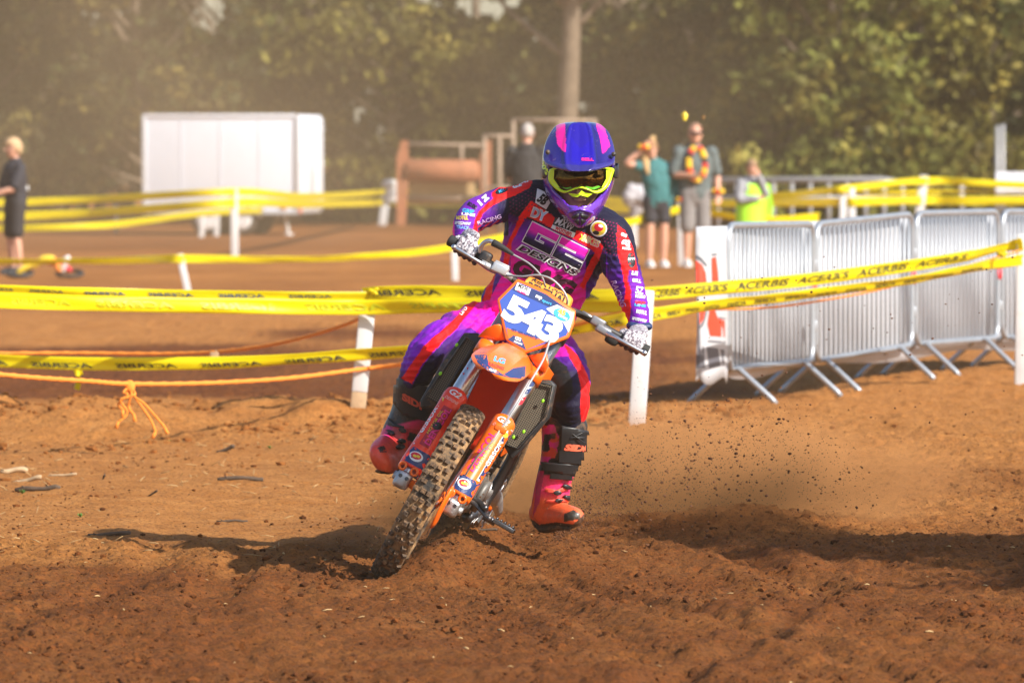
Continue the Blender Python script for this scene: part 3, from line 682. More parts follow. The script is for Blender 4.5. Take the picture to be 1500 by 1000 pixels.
lv1 = [B(665, 362, .37), B(684, 373, .365), B(702, 384, .37), B(715, 392, .385), B(727, 398, .395)]
MB().tube(lv1, [(.008, .005), (.0065, .005), (.0075, .006), (.011, .007), (.010, .008)], n=10, sub=4).ell(lv1[0], (.011, .010, .011)).build('lever', M_alu, hbar, True, True)
lv2 = [B(944, 517, .37), B(925, 507, .365), B(905, 496, .37), B(890, 488, .385), B(880, 482, .395)]
MB().tube(lv2, [(.008, .005), (.0065, .005), (.0075, .006), (.011, .007), (.010, .008)], n=10, sub=4).ell(lv2[0], (.011, .010, .011)).build('lever', M_alu, hbar, True, True)
br = MB(); c = B(733, 394, .385); Mb = Matrix.Translation(c) @ Matrix.Rotation(R_(-4), 4, 'Y')
br.box((0, 0, 0), (.062, .04, .036), Mb, bev=.006); br.box((0, .002, .020), (.056, .036, .008), Mb, bev=.003); br.tube([Mb @ Vector((.025, 0, -.01)), Mb @ Vector((.055, 0, -.012))], .013, n=12, ref=(0, 0, 1)); br.tube([Mb @ Vector((-.03, 0, -.012)), Mb @ Vector((-.075, -.002, -.008))], [.014, .012], n=12, ref=(0, 0, 1))
br.build('brake_cylinder', mat('cylinder_silver', (.72, .72, .72), .35, .7, var=.1, dirt=.05), hbar, True, True)
MB().box(B(711, 378, .41), (.045, .045, .05), bev=.012).box(B(722, 391, .40), (.05, .03, .03), bev=.009).build('throttle_housing', M_blk, hbar, True, True)
MB().tube([B(703, 370, .40), B(705, 360, .39), B(714, 353, .385), B(724, 355, .385), B(731, 361, .385)], [.008, .0085, .009, .0085, .010], n=10, sub=4).build('cable_elbow', M_alu, hbar, True, True)
MB().tube([B(722, 355, .385), B(738, 364, .38), B(752, 373, .38)], [.014, .011, .006], n=10, sub=4).build('cable_boot', M_rub, hbar, True, True)
MB().tube([B(750, 372, .38), B(772, 384, .36), B(785, 395, .35), B(795, 408, .35), B(800, 425, .38)], .0034, n=8, sub=6).build('throttle_cable', M_grey, hbar, True, True)
MB().tube([B(742, 403, .37), B(765, 405, .33), B(788, 403, .31), B(808, 409, .30), B(824, 424, .30), B(831, 440, .31), B(826, 456, .36), B(812, 480, .34), B(803, 506, .16)], .0040, n=8, sub=6).build('brake_hose', mat('braided_hose', (.45, .45, .46), .4, .4, bump=.3, bs=400), hbar, True, True)
cl = MB(); c = B(876, 472, .405); cl.box(c, (.055, .035, .034), bev=.007); cl.box(B(884, 484, .395), (.06, .03, .03), bev=.008); cl.tube([c + Vector((-.02, 0, 0)), c + Vector((-.07, 0, .004))], [.012, .008], n=10, ref=(0, 0, 1))
cl.build('clutch_perch', mat('perch_grey', (.36, .36, .37), .4, .7, var=.15, dirt=.1), hbar, True, True)
MB().tube([B(866, 466, .40), B(848, 458, .37), B(835, 460, .33), B(825, 480, .33)], .0055, n=8, sub=5).build('clutch_hose', M_rub, hbar, True, True)
MB().box(B(897, 496, .42), (.05, .05, .045), bev=.014).build('switch_housing', M_rub, hbar, True, True)
mb = MB()
for k in (-.03, .03): mb.box((k + .0, .40, 1.135), (.03, .05, .06), bev=.008)
mb.build('bar_clamp', M_steel, bike, True, True)
# radiators and their dark louvres
def grille_mat():
    m = bpy.data.materials.new('radiator_mesh'); m.use_nodes = True; nt = m.node_tree; N = nt.nodes; L = nt.links; b = N['Principled BSDF']
    tc = N.new('ShaderNodeTexCoord'); mp = N.new('ShaderNodeMapping'); mp.inputs['Rotation'].default_value = (R_(90), 0, 0)
    L.new(tc.outputs['Object'], mp.inputs[0]); bk = N.new('ShaderNodeTexBrick'); bk.offset = 0; L.new(mp.outputs[0], bk.inputs['Vector'])
    bk.inputs['Color1'].default_value = (.015, .013, .012, 1); bk.inputs['Color2'].default_value = (.02, .018, .015, 1); bk.inputs['Mortar'].default_value = (.17, .135, .09, 1)
    bk.inputs['Scale'].default_value = 1; bk.inputs['Brick Width'].default_value = .0075; bk.inputs['Row Height'].default_value = .0075; bk.inputs['Mortar Size'].default_value = .0013
    L.new(bk.outputs['Color'], b.inputs['Base Color']); b.inputs['Roughness'].default_value = .7
    bp = N.new('ShaderNodeBump'); bp.inputs['Strength'].default_value = 1; bp.inputs['Distance'].default_value = .004; L.new(bk.outputs['Fac'], bp.inputs['Height']); L.new(bp.outputs[0], b.inputs['Normal'])
    return m
M_gr = grille_mat()
RG = [([(683, 494), (697, 501), (642, 590), (624, 580)], [(680, 487), (701, 488), (706, 502), (640, 596), (615, 597), (616, 585), (648, 530)], [(669, 505), (645, 547), (687, 560)], .40),
      ([(785, 559), (810, 564), (800, 610), (759, 657), (739, 650)], [(783, 556), (806, 556), (814, 564), (805, 610), (761, 662), (749, 673), (738, 653)], [(795, 587), (767, 632), (752, 640)], .40)]
for gr, fr, dots, yy in RG:
    core = MB().prism([B(a, b, yy + .012) for a, b in gr], (0, .035, 0)).build('radiator', M_gr, bike, False, True)
    rim_ = [B(a, b, yy) for a, b in gr]; rim_.append(rim_[0]); MB().tube(rim_, .0045, n=6, cap=False).build('louvre_frame', M_blk, core, True, True)
    sh = bevelled(MB().prism([B(a, b, yy + .03) for a, b in fr], (0, .05, 0)).me(), .006); obj('radiator_shroud', sh, M_blk, bike, True, True)
    for a, b in dots: MB().ell(B(a, b, yy - .008), (.006, .004, .008), 8, 6).build('clip', M_lime, core, True, True)
for sx in (-1, 1):    # side shrouds sweeping back to the tank
    o_ = [(.44, 1.0), (.60, .98), (.80, .93), (.72, .80), (.58, .66), (.46, .62), (.43, .80)]
    rows = [Vector((sx * (.095 + .03 * math.sin((y - .4) * 4)), y + .16, z - .05)) for y, z in o_]
    obj('side_shroud', bevelled(MB().prism(rows, (sx * -.008, 0, 0)).me(), .003), M_or, bike, True, True)
# tank, seat, frame, engine, exhaust, swingarm, rear mudguard
MB().tube([(0, .48, .93), (0, .58, .96), (0, .72, .95), (0, .85, .91)], [(.06, .07), (.085, .08), (.09, .07), (.07, .05)], n=20, sub=3, ref=(0, 0, 1), round_cap=True).build('fuel_tank', M_blk, bike, True, True)
MB().tube([(0, .74, .955), (0, .95, .925), (0, 1.2, .93), (0, 1.42, .955)], [(.06, .035), (.085, .045), (.085, .045), (.06, .03)], n=20, sub=4, ref=(0, 0, 1), round_cap=True).build('seat', M_seat, bike, True, True)
fr_ = MB()
for sx in (-1, 1):
    fr_.tube([(0, .42, .90), (sx * .08, .60, .84), (sx * .11, .85, .62), (sx * .10, .92, .38), (sx * .08, .80, .30)], .020, n=10, sub=4)
    fr_.tube([(sx * .02, .44, .84), (sx * .03, .50, .58), (sx * .045, .60, .34), (sx * .05, .80, .31)], .016, n=10, sub=4)
    fr_.tube([(sx * .09, .78, .78), (sx * .10, 1.1, .86), (sx * .08, 1.4, .90)], .013, n=8, sub=3)
    fr_.tube([(sx * .10, .92, .42), (sx * .10, 1.25, .84)], .012, n=8)
fr_.tube([(0, .36, .98), (0, .44, .82)], .032, n=16).build('frame', M_steel, bike, True, True)
en = MB(); en.box((0, .72, .40), (.17, .30, .18), bev=.04); en.box((0, .66, .56), (.14, .16, .22), Matrix.Translation((0, 0, 0)), bev=.02); en.box((0, .65, .70), (.15, .15, .10), bev=.025)
for k in range(6): en.box((0, .66, .49 + k * .022), (.165, .185, .007))
en.tube([(.085, .74, .40), (.105, .74, .40)], .065, n=24, ref=(0, 0, 1)); en.tube([(-.085, .74, .40), (-.11, .74, .40)], .075, n=24, ref=(0, 0, 1))
en.build('engine', M_engine, bike, True, True)
MB().tube([(0, .57, .68), (-.05, .50, .60), (-.12, .52, .48), (-.15, .66, .46), (-.15, .90, .60), (-.14, 1.05, .72)], [.024, .03, .034, .03, .028, .026], n=14, sub=4).tube([(-.14, 1.02, .70), (-.14, 1.1, .75), (-.14, 1.40, .86), (-.14, 1.44, .875)], [.03, .055, .055, .03], n=18).build('exhaust', M_alud, bike, True, True)
sw = MB()
for sx in (-1, 1): sw.tube([(sx * .09, .90, .42), (sx * .105, 1.15, .40), (sx * .10, 1.50, .345)], [(.02, .04), (.018, .035), (.014, .025)], n=12, sub=3, ref=(0, 0, 1))
sw.tube([(-.1, 1.02, .41), (.1, 1.02, .41)], .03, n=12, ref=(0, 0, 1)); sw.build('swingarm', M_alud, bike, True, True)
MB().tube([(0, 1.0, .50), (0, .98, .78)], [.035, .028], n=14).build('rear_shock', M_steel, bike, True, True)
rows = [[Vector((u / 6 * w, y, z - .03 * (abs(u) / 6) ** 2)) for u in range(-6, 7)] for y, z, w in ((1.35, .93, .08), (1.5, .97, .09), (1.7, .99, .08), (1.9, 1.0, .05))]
obj('rear_mudguard', solid(MB().grid(rows).me(), .004, sub=1), M_or, bike, True, True)
for sx in (-1, 1):
    x = sx * .12; pg = MB(); pg.tube([(x, .93, .33), (x + sx * .05, .93, .33)], .014, n=10, ref=(0, 0, 1)); pg.box((x + sx * .085, .93, .335), (.09, .045, .018), bev=.004)
    for k in range(5):
        for j in (-1, 1): pg.box((x + sx * (.05 + k * .017), .93 + j * .018, .347), (.006, .007, .010))
    pg.build('footpeg', M_steel, bike, True, True)
for (a, b), (c, d) in (((696, 738), (718, 761)), ((702, 735), (712, 745))):   # shift lever and kickstart tip below the guard
    MB().tube([B(a - 14, b - 8, .62), B(a, b, .60), B((a + c) / 2, (b + d) / 2, .58), B(c, d, .56)], [.010, .010, .009, .011], n=10, sub=3).build('foot_lever', M_steel, bike, True, True)
MB().tube([B(686, 540, .33), B(650, 612, .36), B(640, 640, .40)], [.016, .014, .014], n=10, sub=3).build('radiator_hose', M_rub, bike, True, True)
MB().prism([B(636, 606, .46), B(652, 600, .46), B(648, 655, .5), B(630, 690, .52), B(618, 660, .5)], (0, .08, 0)).build('knee_guard', M_blk, bike, False, True)
# ------------------------------------------------------------------ rider
YR = 24.6
rp = G(770, 760); rider = empty('person', (W(770, 700, 24.9).x, 24.9, 0), 'motocross rider in purple and red kit with blue helmet and lime goggles', 'person')
def loft_me(parts, vox, it=6, n=22, sub=4):
    mb = MB()
    for L in parts:
        p, r = stations(L); mb.tube(p, r, n=n, sub=sub, round_cap=True)
    return remesh(mb.me(), vox, it)
TORSO = [(842, 290, 24.64, 28, .070), (836, 304, 24.65, 56, .10), (828, 322, 24.665, 79, .125), (818, 350, 24.685, 83, .135), (805, 385, 24.71, 76, .13), (791, 420, 24.74, 68, .125), (775, 452, 24.78, 72, .125), (770, 462, 24.79, 74, .125)]
ARM_A = [(795, 292, 24.64, 30, .09), (762, 297, 24.60, 29, .085), (732, 302, 24.57, 27, .08), (707, 310, 24.54, 26, .075), (690, 320, 24.51, 24, .07), (682, 332, 24.47, 21, .058), (680, 346, 24.43, 18, .042)]
ARM_B = [(872, 330, 24.64, 34, .09), (896, 350, 24.60, 33, .085), (909, 385, 24.56, 28, .08), (921, 418, 24.53, 25, .07), (931, 448, 24.49, 21, .06), (935, 470, 24.45, 17, .05), (936, 482, 24.43, 15.5, .04)]
PELV = [(772, 452, 24.80, 62, .12), (765, 486, 24.86, 64, .13), (757, 512, 24.92, 58, .13)]
LEG_A = [(738, 480, 24.92, 38, .1), (702, 472, 24.76, 31, .1), (666, 487, 24.64, 29, .1), (634, 508, 24.55, 30, .095), (614, 536, 24.57, 28, .085), (607, 560, 24.62, 26, .075), (606, 585, 24.66, 24, .065)]
LEG_B = [(782, 500, 24.92, 42, .11), (812, 522, 24.75, 40, .1), (828, 550, 24.60, 36, .1), (833, 580, 24.53, 33, .09), (832, 605, 24.57, 31, .08), (829, 632, 24.61, 28, .07)]
jersey = loft_me([TORSO, ARM_A, ARM_B], .0042, 7)
trous = loft_me([PELV, LEG_A, LEG_B], .0046, 6)
def folds(me, spec, seed, amp):
    co = co_np(me); no = no_np(me); px, py = proj_np(co); d = np.zeros(len(co))
    for (cx, cy, r, ang, wl, a) in spec:
        w = np.exp(-(((px - cx) ** 2 + (py - cy) ** 2) / r ** 2)); u = (px - cx) * math.cos(R_(ang)) + (py - cy) * math.sin(R_(ang))
        ph = vnoise3(co, 9, seed) * 5; d += w * a * (np.abs(np.sin(u / wl * math.pi + ph)) * -1 + .6)
    wp = co + (vnoise3(co, 7, seed + 5)[:, None] - .5) * np.array([[.10, .04, .06]]); d += (np.abs(2 * vnoise3(wp * np.array([[1, 1, .55]]), 13, seed + 1) - 1) - .5) * amp * 1.5 + (np.abs(2 * vnoise3(wp * np.array([[.6, 1, 1]]), 29, seed + 2) - 1) - .5) * amp * .7
    set_co(me, co + no * d[:, None])
folds(jersey, [(722, 318, 30, 20, 9, .006), (690, 335, 24, 80, 7, .005), (905, 395, 34, 75, 10, .006), (925, 440, 30, 70, 9, .006), (760, 330, 26, 45, 10, .006), (880, 395, 30, 130, 10, .007), (735, 410, 40, 75, 11, .007), (850, 425, 40, 60, 11, .007)], 5, .007)
folds(trous, [(690, 470, 34, 30, 10, .007), (640, 480, 30, 60, 10, .006), (600, 540, 26, 90, 8, .006), (845, 535, 30, 60, 15, .004), (838, 600, 18, 80, 13, .004), (720, 455, 24, 60, 8, .006)], 15, .010)
def paint(me, base, polys, dots=None):
    co = co_np(me); no = no_np(me); px, py = proj_np(co); c = base(px, py, co)
    jx = (vnoise3(co, 40, 3) - .5) * 1.2; qx, qy = px + jx, py + jx
    for poly, col in polys:
        m = inpoly(qx, qy, poly) & (no[:, 1] < .35)
        c[m] = col if not callable(col) else col(px[m], py[m])
    if dots:
        for poly, col, sx_, ang in dots:
            a = R_(ang); u = (px * math.cos(a) + py * math.sin(a)) / sx_; v = (-px * math.sin(a) + py * math.cos(a)) / sx_
            row = np.floor(v); uu = u + .5 * (row % 2); m = inpoly(px, py, poly) & ((uu - np.floor(uu) - .5) ** 2 + (v - row - .5) ** 2 < .045); c[m] = col
    set_col(me, c)
def lerp3(t, *stops):
    t = np.asarray(t)[:, None]; out = np.tile(np.array(stops[0][1], float), (len(t), 1))
    for (a, ca), (b, cb) in zip(stops[:-1], stops[1:]):
        k = np.clip((t - a) / (b - a), 0, 1); out = np.where(t >= a, np.array(ca) * (1 - k) + np.array(cb) * k, out)
    return out
NAVY = (.010, .009, .028); PUR = (.22, .008, .48); PUR2 = (.11, .006, .30); MAG = (.90, .002, .32); HOT = (.98, .002, .40); RED = (.95, .008, .010); VIO = (.28, .008, .30)
def jb(px, py, co):
    # body: dark yoke, purple chest, hot pink belly (down the tilted torso axis)
    t = (py - 300) * .93 + (800 - px) * .36
    c = lerp3(t, (0, NAVY), (30, NAVY), (42, PUR2), (58, PUR), (74, (.42, .008, .38)), (95, MAG), (120, HOT))
    a = (px < 745) & (py < 345); ta = 745 - px
    c[a] = lerp3(ta[a], (0, NAVY), (14, (.02, .010, .07)), (26, (.10, .010, .26)), (50, PUR))
    b = (px > 888 + (py - 320) * .02) & (py < 500); tb = py[b]
    c[b] = lerp3(tb, (330, NAVY), (368, NAVY), (388, (.035, .014, .12)), (410, PUR2), (435, (.16, .01, .30)), (470, (.45, .01, .28)))
    s_ = (px > 858) & (px <= 888) & (py > 372); c[s_] = lerp3(py[s_], (372, NAVY), (400, (.02, .01, .06)), (425, PUR2), (450, PUR))
    k = (px < 748) & (py > 345) & (py < 400); c[k] = lerp3(py[k], (345, (.20, .008, .24)), (375, (.45, .006, .30)), (400, PUR2))
    back = co[:, 1] > 24.76; c[back & (py < 430)] = PUR2
    return c
JP = [([(778, 294), (795, 306), (815, 320), (840, 335), (862, 344), (878, 353), (884, 362), (880, 376), (869, 396), (861, 412), (856, 424), (849, 420), (860, 392), (871, 370), (862, 363), (840, 353), (815, 339), (795, 327), (772, 318), (760, 335), (750, 356), (747, 380), (741, 398), (735, 394), (740, 365), (751, 338), (763, 314)], RED),
      ([(743, 268), (782, 261), (776, 275), (755, 286), (734, 294), (718, 304), (707, 314), (702, 326), (699, 349), (691, 347), (693, 328), (699, 312), (711, 300), (722, 292), (719, 283), (729, 276)], RED),
      ([(719, 281), (722, 291), (706, 303), (697, 317), (691, 347), (664, 342), (659, 322), (670, 303), (695, 286)], (.16, .012, .38)),
      ([(655, 318), (665, 316), (666, 346), (655, 346)], HOT), ([(699, 326), (735, 322), (738, 336), (700, 350)], lambda x, y: np.where(((x + y * 1.2) % 9 < 3.2)[:, None], np.array([[.5, .01, .05]]), np.array([[.07, .008, .18]]))),
      ([(905, 330), (916, 338), (927, 362), (935, 397), (921, 396), (919, 408), (924, 425), (924, 450), (921, 486), (913, 486), (910, 462), (902, 445), (904, 437), (913, 450), (916, 430), (912, 400), (906, 372), (903, 350)], RED),
      ([(921, 396), (936, 397), (944, 420), (956, 470), (956, 490), (920, 488), (924, 450), (924, 425)], (.17, .012, .38)),
      ([(768, 320), (795, 330), (838, 349), (868, 366), (866, 374), (838, 356), (795, 337), (768, 330)], (.10, .006, .22)),
      ([(705, 400), (722, 392), (735, 405), (715, 440), (688, 446)], (.09, .008, .24)), ([(722, 392), (728, 392), (718, 440), (706, 442)], RED)]
paint(jersey, jb, JP, [([(770, 275), (800, 285), (790, 305), (745, 318), (745, 295)], (.13, .01, .06), 5, 25), ([(868, 318), (905, 325), (912, 350), (905, 375), (885, 372), (862, 340)], (.24, .01, .08), 5, 15)])
M_cloth = mat('race_cloth', attr='Col', rough=.62, var=.10, vs=40, bump=.25, bs=220, dirt=.05, dcol=(.25, .13, .07), ds=9, sheen=.03, spec=.2)
jo = obj('jersey', jersey, M_cloth, rider)
jbv = bvh_of(jersey)
# ---- jersey prints
def grad_print(pts, stops, name, off, outline=None):
    """flat fabric panel with its own printed gradient running down the tilted torso"""
    if outline: print_poly(outline, jbv, M_wht, jo, 'print_outline', off=off - .0008, cell=4)
    me = lay(poly2d(pts), lambda x, y: (x, y), jbv, off, 3.0)
    px, py = proj_np(co_np(me)); v = (py - 345) * math.cos(R_(24)) - (px - 805) * math.sin(R_(24)); set_col(me, lerp3(v, *stops)); return obj(name, me, M_cloth, jo, False)
def ax(o, e, f, P): return [(o[0] + u * e[0] + v * f[0], o[1] + u * e[1] + v * f[1]) for u, v in P]
# big G2 : unit box for each letter, u across, v down
O = (780, 325); E = (math.cos(R_(26.5)) * .965, math.sin(R_(26.5)) * .965); Fv = (-.48, .95)
Gl = [(0, 0), (46, 0), (46, 10), (15, 10), (15, 21), (30, 21), (30, 17.5), (22, 17.5), (22, 13), (46, 13), (46, 30), (0, 30)]
T2 = [(50, 0), (96, 0), (96, 17.5), (66, 17.5), (66, 20.5), (96, 20.5), (96, 30), (50, 30), (50, 13), (80, 13), (80, 10), (50, 10)]
def grow(P, k):
    c = np.mean(P, 0); out = []; n = len(P)
    ar = sum(P[i][0] * P[(i + 1) % n][1] - P[(i + 1) % n][0] * P[i][1] for i in range(n)); sg = 1 if ar > 0 else -1
    for i in range(n):
        a, b, d = np.array(P[i - 1], float), np.array(P[i], float), np.array(P[(i + 1) % n], float)
        e1 = (b - a) / np.linalg.norm(b - a); e2 = (d - b) / np.linalg.norm(d - b); nn = np.array([e1[1], -e1[0]]) * sg + np.array([e2[1], -e2[0]]) * sg; out.append(tuple(b + nn * k))
    return out
for P in (Gl, T2):
    grad_print(ax(O, E, Fv, P), [(-8, (.98, .02, .55)), (3, (.80, .01, .42)), (10, (.16, .008, .34)), (16, (.018, .01, .06)), (26, (.01, .01, .02))], 'chest_letter', .0035, ax(O, E, Fv, grow(P, 1.3)))
M_jpk = mat('jersey_black', (.02, .008, .018), .6, var=.2)
print_text('DESIGNS', 803, 381, 11.5, 24, jbv, M_wht, jo, 99, shear=.2, bold=.075, off=.0030, cell=4, skew=5)
print_text('DESIGNS', 803, 381, 9, 24, jbv, M_jpk, jo, 93, shear=.2, bold=.03, off=.0040, cell=4, skew=5)
print_text('GWG', 797, 407, 27, 24, jbv, mat('maroon_print', (.045, .004, .018), .6, var=.2), jo, 96, shear=.1, bold=.07, off=.0030, cell=4, skew=5)
print_poly([(787, 276), (798, 281), (806, 297), (800, 307), (784, 297)], jbv, M_wht, jo, 'shoulder_patch', off=.003, cell=4)
print_text('5B', 795, 292, 15, 35, jbv, M_bprint, jo, 14, shear=.2, bold=.06, off=.004, cell=4)
print_text('DY', 790, 314, 16, 20, jbv, M_wht, jo, 24, bold=.07, off=.003, cell=4)
print_text('DY', 790, 314, 13, 20, jbv, mat('pale_blue_print', (.45, .55, .75), .5), jo, 21, bold=.03, off=.004, cell=4)
print_poly([(813, 319), (846, 333), (841, 347), (808, 333)], jbv, M_bprint, jo, 'sponsor_patch', off=.0026, cell=4)
print_poly([(809.5, 329), (843, 341), (840, 348.5), (807, 334)], jbv, M_wht, jo, 'sponsor_patch', off=.0030, cell=4)
print_text('MXW', 828, 328.5, 11, 24, jbv, M_wht, jo, 30, shear=.3, bold=.02, off=.0036, cell=4)
print_text('women', 825, 338.5, 6, 24, jbv, M_redp, jo, 26, bold=.03, off=.0040, cell=4)
print_text('X', 853, 348, 9, 20, jbv, M_yel, jo, 8, bold=.05, off=.003, cell=4)
print_text('BIKES', 866, 353, 11, 24, jbv, M_wht, jo, 27, bold=.05, off=.003, cell=4)
print_text('BIKES', 866, 353, 9, 24, jbv, M_yel, jo, 25, bold=.00, off=.0036, cell=4)
print_poly(ring_px(877, 335, 12.5, 12), jbv, M_wht, jo, 'crest', off=.003, cell=4)
print_poly(ring_px(877, 335, 10.5, 10), jbv, M_yel, jo, 'crest', off=.0036, cell=4)
print_poly(ring_px(877, 333, 7, 6, 20, 9), jbv, M_redp, jo, 'crest', off=.0042, cell=4)
print_poly(ring_px(873, 341, 5, 3, 10, 9), jbv, M_bprint, jo, 'crest', off=.0044, cell=4)
print_poly(ring_px(880, 331, 4, 2.5, 20, 8), jbv, M_wht, jo, 'crest', off=.0046, cell=4)
SL = [('G2', 757, 271, 7, -20, 14, M_wht, .06), ('543', 768, 266, 4, -15, 12, M_wht, .04), ('M', 711, 290, 9, 50, 9, M_wht, .06), ('OAKS', 703, 297, 4, 50, 10, M_wht, .03), ('SCUDO', 692, 301, 6, 30, 15, M_bprint, .08), ('GRIP', 686, 309, 6, 10, 18, M_cyan, .05), ('LINE', 686, 314, 4, 8, 20, M_wht, .04), ('MOTUL', 677, 319, 6, 2, 18, M_yel, .05), ('SPEEDWAY', 678, 327, 4.5, 4, 24, M_wht, .04), ('TRACK', 678, 333, 5, 6, 20, mat('sky_print', (.2, .4, .8), .5), .05),
      ('RACING', 717, 322, 6.5, -17, 36, mat('lilac_print', (.6, .4, .7), .5), .02),
      ('GSG', 914, 344, 5, 25, 9, M_wht, .05), ('G2', 917, 356, 10, 8, 13, M_wht, .08), ('DESIGN', 918, 364, 3.5, 8, 13, M_wht, .04), ('LE', 930, 400, 6, 8, 9, M_wht, .06), ('BELL', 933, 411, 5, 8, 13, M_wht, .05), ('5Z', 937, 425, 11, 8, 12, M_wht, .04), ('SCUDO', 938, 434, 5, 6, 15, M_wht, .05), ('GRIP', 938, 443, 5, 8, 16, M_redp, .06), ('LINE', 938, 447, 4, 8, 17, M_cyan, .06), ('MOTUL', 940, 457, 6, 12, 16, M_wht, .05), ('SPEEDWAY', 937, 468, 4.5, 12, 22, M_wht, .04)]
for s_, a, b, h, an, w, m, bo in SL: print_text(s_, a, b, h, an, jbv, m, jo, w, bold=bo, off=.0025, cell=4)
print_text('RACING', 906, 430, 8, 68, jbv, mat('lilac_print'), jo, 42, shear=.2, bold=.02, off=.0025, cell=4)
for c_, rx, ry, an, m in (((735, 279), 10, 4.5, -22, M_bprint), ((925, 381), 6, 11, -8, M_bprint), ((711, 290), 8, 5.5, 50, None)):
    if m: print_poly(ring_px(*c_, rx, ry, an), jbv, m, jo, 'sleeve_badge', off=.002, cell=4)
print_text('BPM', 925, 379, 3.5, -5, jbv, M_wht, jo, 10, bold=.03, off=.003, cell=4); print_text('MX', 735, 279, 4, -22, jbv, M_cyan, jo, 9, bold=.03, off=.003, cell=4)
# ---- trousers
def tb_(px, py, co):
    c = lerp3(py * 1.0, (430, HOT), (470, HOT), (492, (.35, .01, .28)), (520, PUR2), (545, (.018, .012, .055)), (600, (.012, .010, .03)))
    L = px < 700; d = (700 - px) * .7 + (py - 470) * .7; c[L] = lerp3(d[L], (-30, HOT), (8, HOT), (20, (.25, .01, .34)), (45, PUR), (118, PUR), (132, (.05, .012, .15)), (142, NAVY))
    return c
TP = [([(668, 484), (690, 480), (720, 500), (700, 570), (600, 575), (606, 560), (622, 532), (644, 507)], lambda x, y: lerp3(y - x * .3, (280, PUR2), (305, (.06, .008, .17)), (330, (.02, .010, .06)), (350, NAVY))), ([(690, 425), (712, 428), (705, 441), (697, 446), (687, 458), (668, 482), (642, 507), (620, 532), (603, 562), (588, 554), (604, 530), (622, 505), (648, 483), (670, 462), (682, 448)], RED),
      ([(822, 500), (836, 510), (848, 522), (860, 547), (868, 574), (868, 604), (862, 634), (853, 634), (850, 600), (851, 567), (846, 543), (833, 522)], RED),
      ([(790, 528), (814, 524), (830, 536), (839, 560), (839, 577), (826, 588), (805, 590), (790, 575)], (.012, .012, .014)),
      ([(790, 492), (822, 498), (834, 521), (812, 523), (790, 522)], (.55, .01, .35)), ([(847, 521), (870, 545), (880, 600), (866, 610), (868, 574), (860, 547)], (.16, .012, .30)),
      ([(600, 485), (616, 478), (618, 484), (606, 497)], (.8, .03, .05))]
paint(trous, tb_, TP)
to = obj('trousers', trous, M_cloth, rider); tbv = bvh_of(trous)
print_text('UFO', 679, 455, 5, -52, tbv, M_wht, to, 14, bold=.05, off=.0025, cell=4)
# ---- boots
M_boot = mat('boot_leather', attr='Col', rough=.45, var=.14, vs=30, bump=.2, bs=90, dirt=.30, dcol=(.30, .15, .07), ds=16, coat=.12)
def boot(shaft, foot, sole, vox=.0045):
    mb = MB()
    for L in (shaft, foot):
        p, r = stations(L); mb.tube(p, r, n=22, sub=4, round_cap=True)
    return remesh(mb.me(), vox, 5)
b1 = boot([(614, 560, 24.63, 33, .078), (610, 585, 24.65, 33, .078), (600, 612, 24.66, 30, .072), (588, 636, 24.66, 29, .07), (580, 654, 24.64, 28, .06)], [(584, 654, 24.66, 28, .05), (570, 664, 24.56, 29, .04), (561, 670, 24.45, 27, .040), (557, 672, 24.39, 23, .034)], None)
b2 = boot([(827, 622, 24.58, 34, .078), (826, 648, 24.6, 33, .078), (820, 676, 24.61, 29, .072), (812, 700, 24.62, 26, .066), (807, 728, 24.63, 27, .066), (803, 748, 24.65, 26, .06)], [(792, 752, 24.72, 20, .046), (803, 752, 24.67, 24, .05), (820, 755, 24.58, 20, .050), (836, 757, 24.50, 16.5, .046), (841, 757, 24.47, 14, .04)], None)
BK = (.014, .014, .016); RO = (.75, .06, .03); OR_ = (.90, .13, .04); PK = (.95, .03, .16)
def camo(px, py):
    n = vnoise2(px / 9, py / 9, 41); m = vnoise2(px / 7 + 9, py / 7, 42)
    return np.where((n > .62)[:, None], np.array([[.02, .015, .02]]), np.where((m > .5)[:, None], np.array([[.70, .06, .03]]), np.array([[.75, .01, .30]])))
paint(b1, lambda px, py, co: lerp3(py + (px - 600) * .25, (600, BK), (616, BK), (619, PK), (626, (.85, .03, .09)), (648, (.85, .07, .03)), (690, (.85, .11, .03))), [([(595, 628), (640, 628), (640, 660), (598, 655)], (.60, .02, .04)), ([(553, 655), (562, 652), (566, 658), (557, 662)], BK), ([(600, 632), (612, 636), (606, 648), (596, 644)], BK), ([(566, 622), (574, 626), (570, 640), (562, 638)], (.75, .01, .22)), ([(535, 680), (560, 690), (600, 700), (640, 690), (640, 720), (535, 720)], BK)])
paint(b2, lambda px, py, co: lerp3(py, (690, BK), (694, BK), (697, PK), (722, PK), (733, OR_), (765, OR_), (790, RO)), [([(790, 620), (812, 622), (819, 640), (818, 660), (806, 684), (790, 690)], camo),
      ([(770, 755), (790, 768), (815, 764), (840, 768), (856, 752), (856, 800), (765, 800)], (.05, .022, .015)), ([(826, 752), (840, 746), (850, 752), (850, 760), (826, 764)], (.03, .025, .02)), ([(788, 690), (797, 690), (790, 735), (780, 760)], (.55, .01, .14))])
M_sole = mat('boot_sole', (.045, .028, .02), .85, var=.3, dirt=.35, dcol=(.28, .14, .06))
M_bpl = mat('boot_plate', (.020, .020, .022), .38, var=.15, dirt=.12, dcol=(.30, .15, .07), ds=20)
M_bor = mat('boot_orange_print', (.90, .16, .08), .5, var=.06)
o1 = obj('boot', b1, M_boot, rider); o2 = obj('boot', b2, M_boot, rider); v1 = bvh_of(b1); v2 = bvh_of(b2)
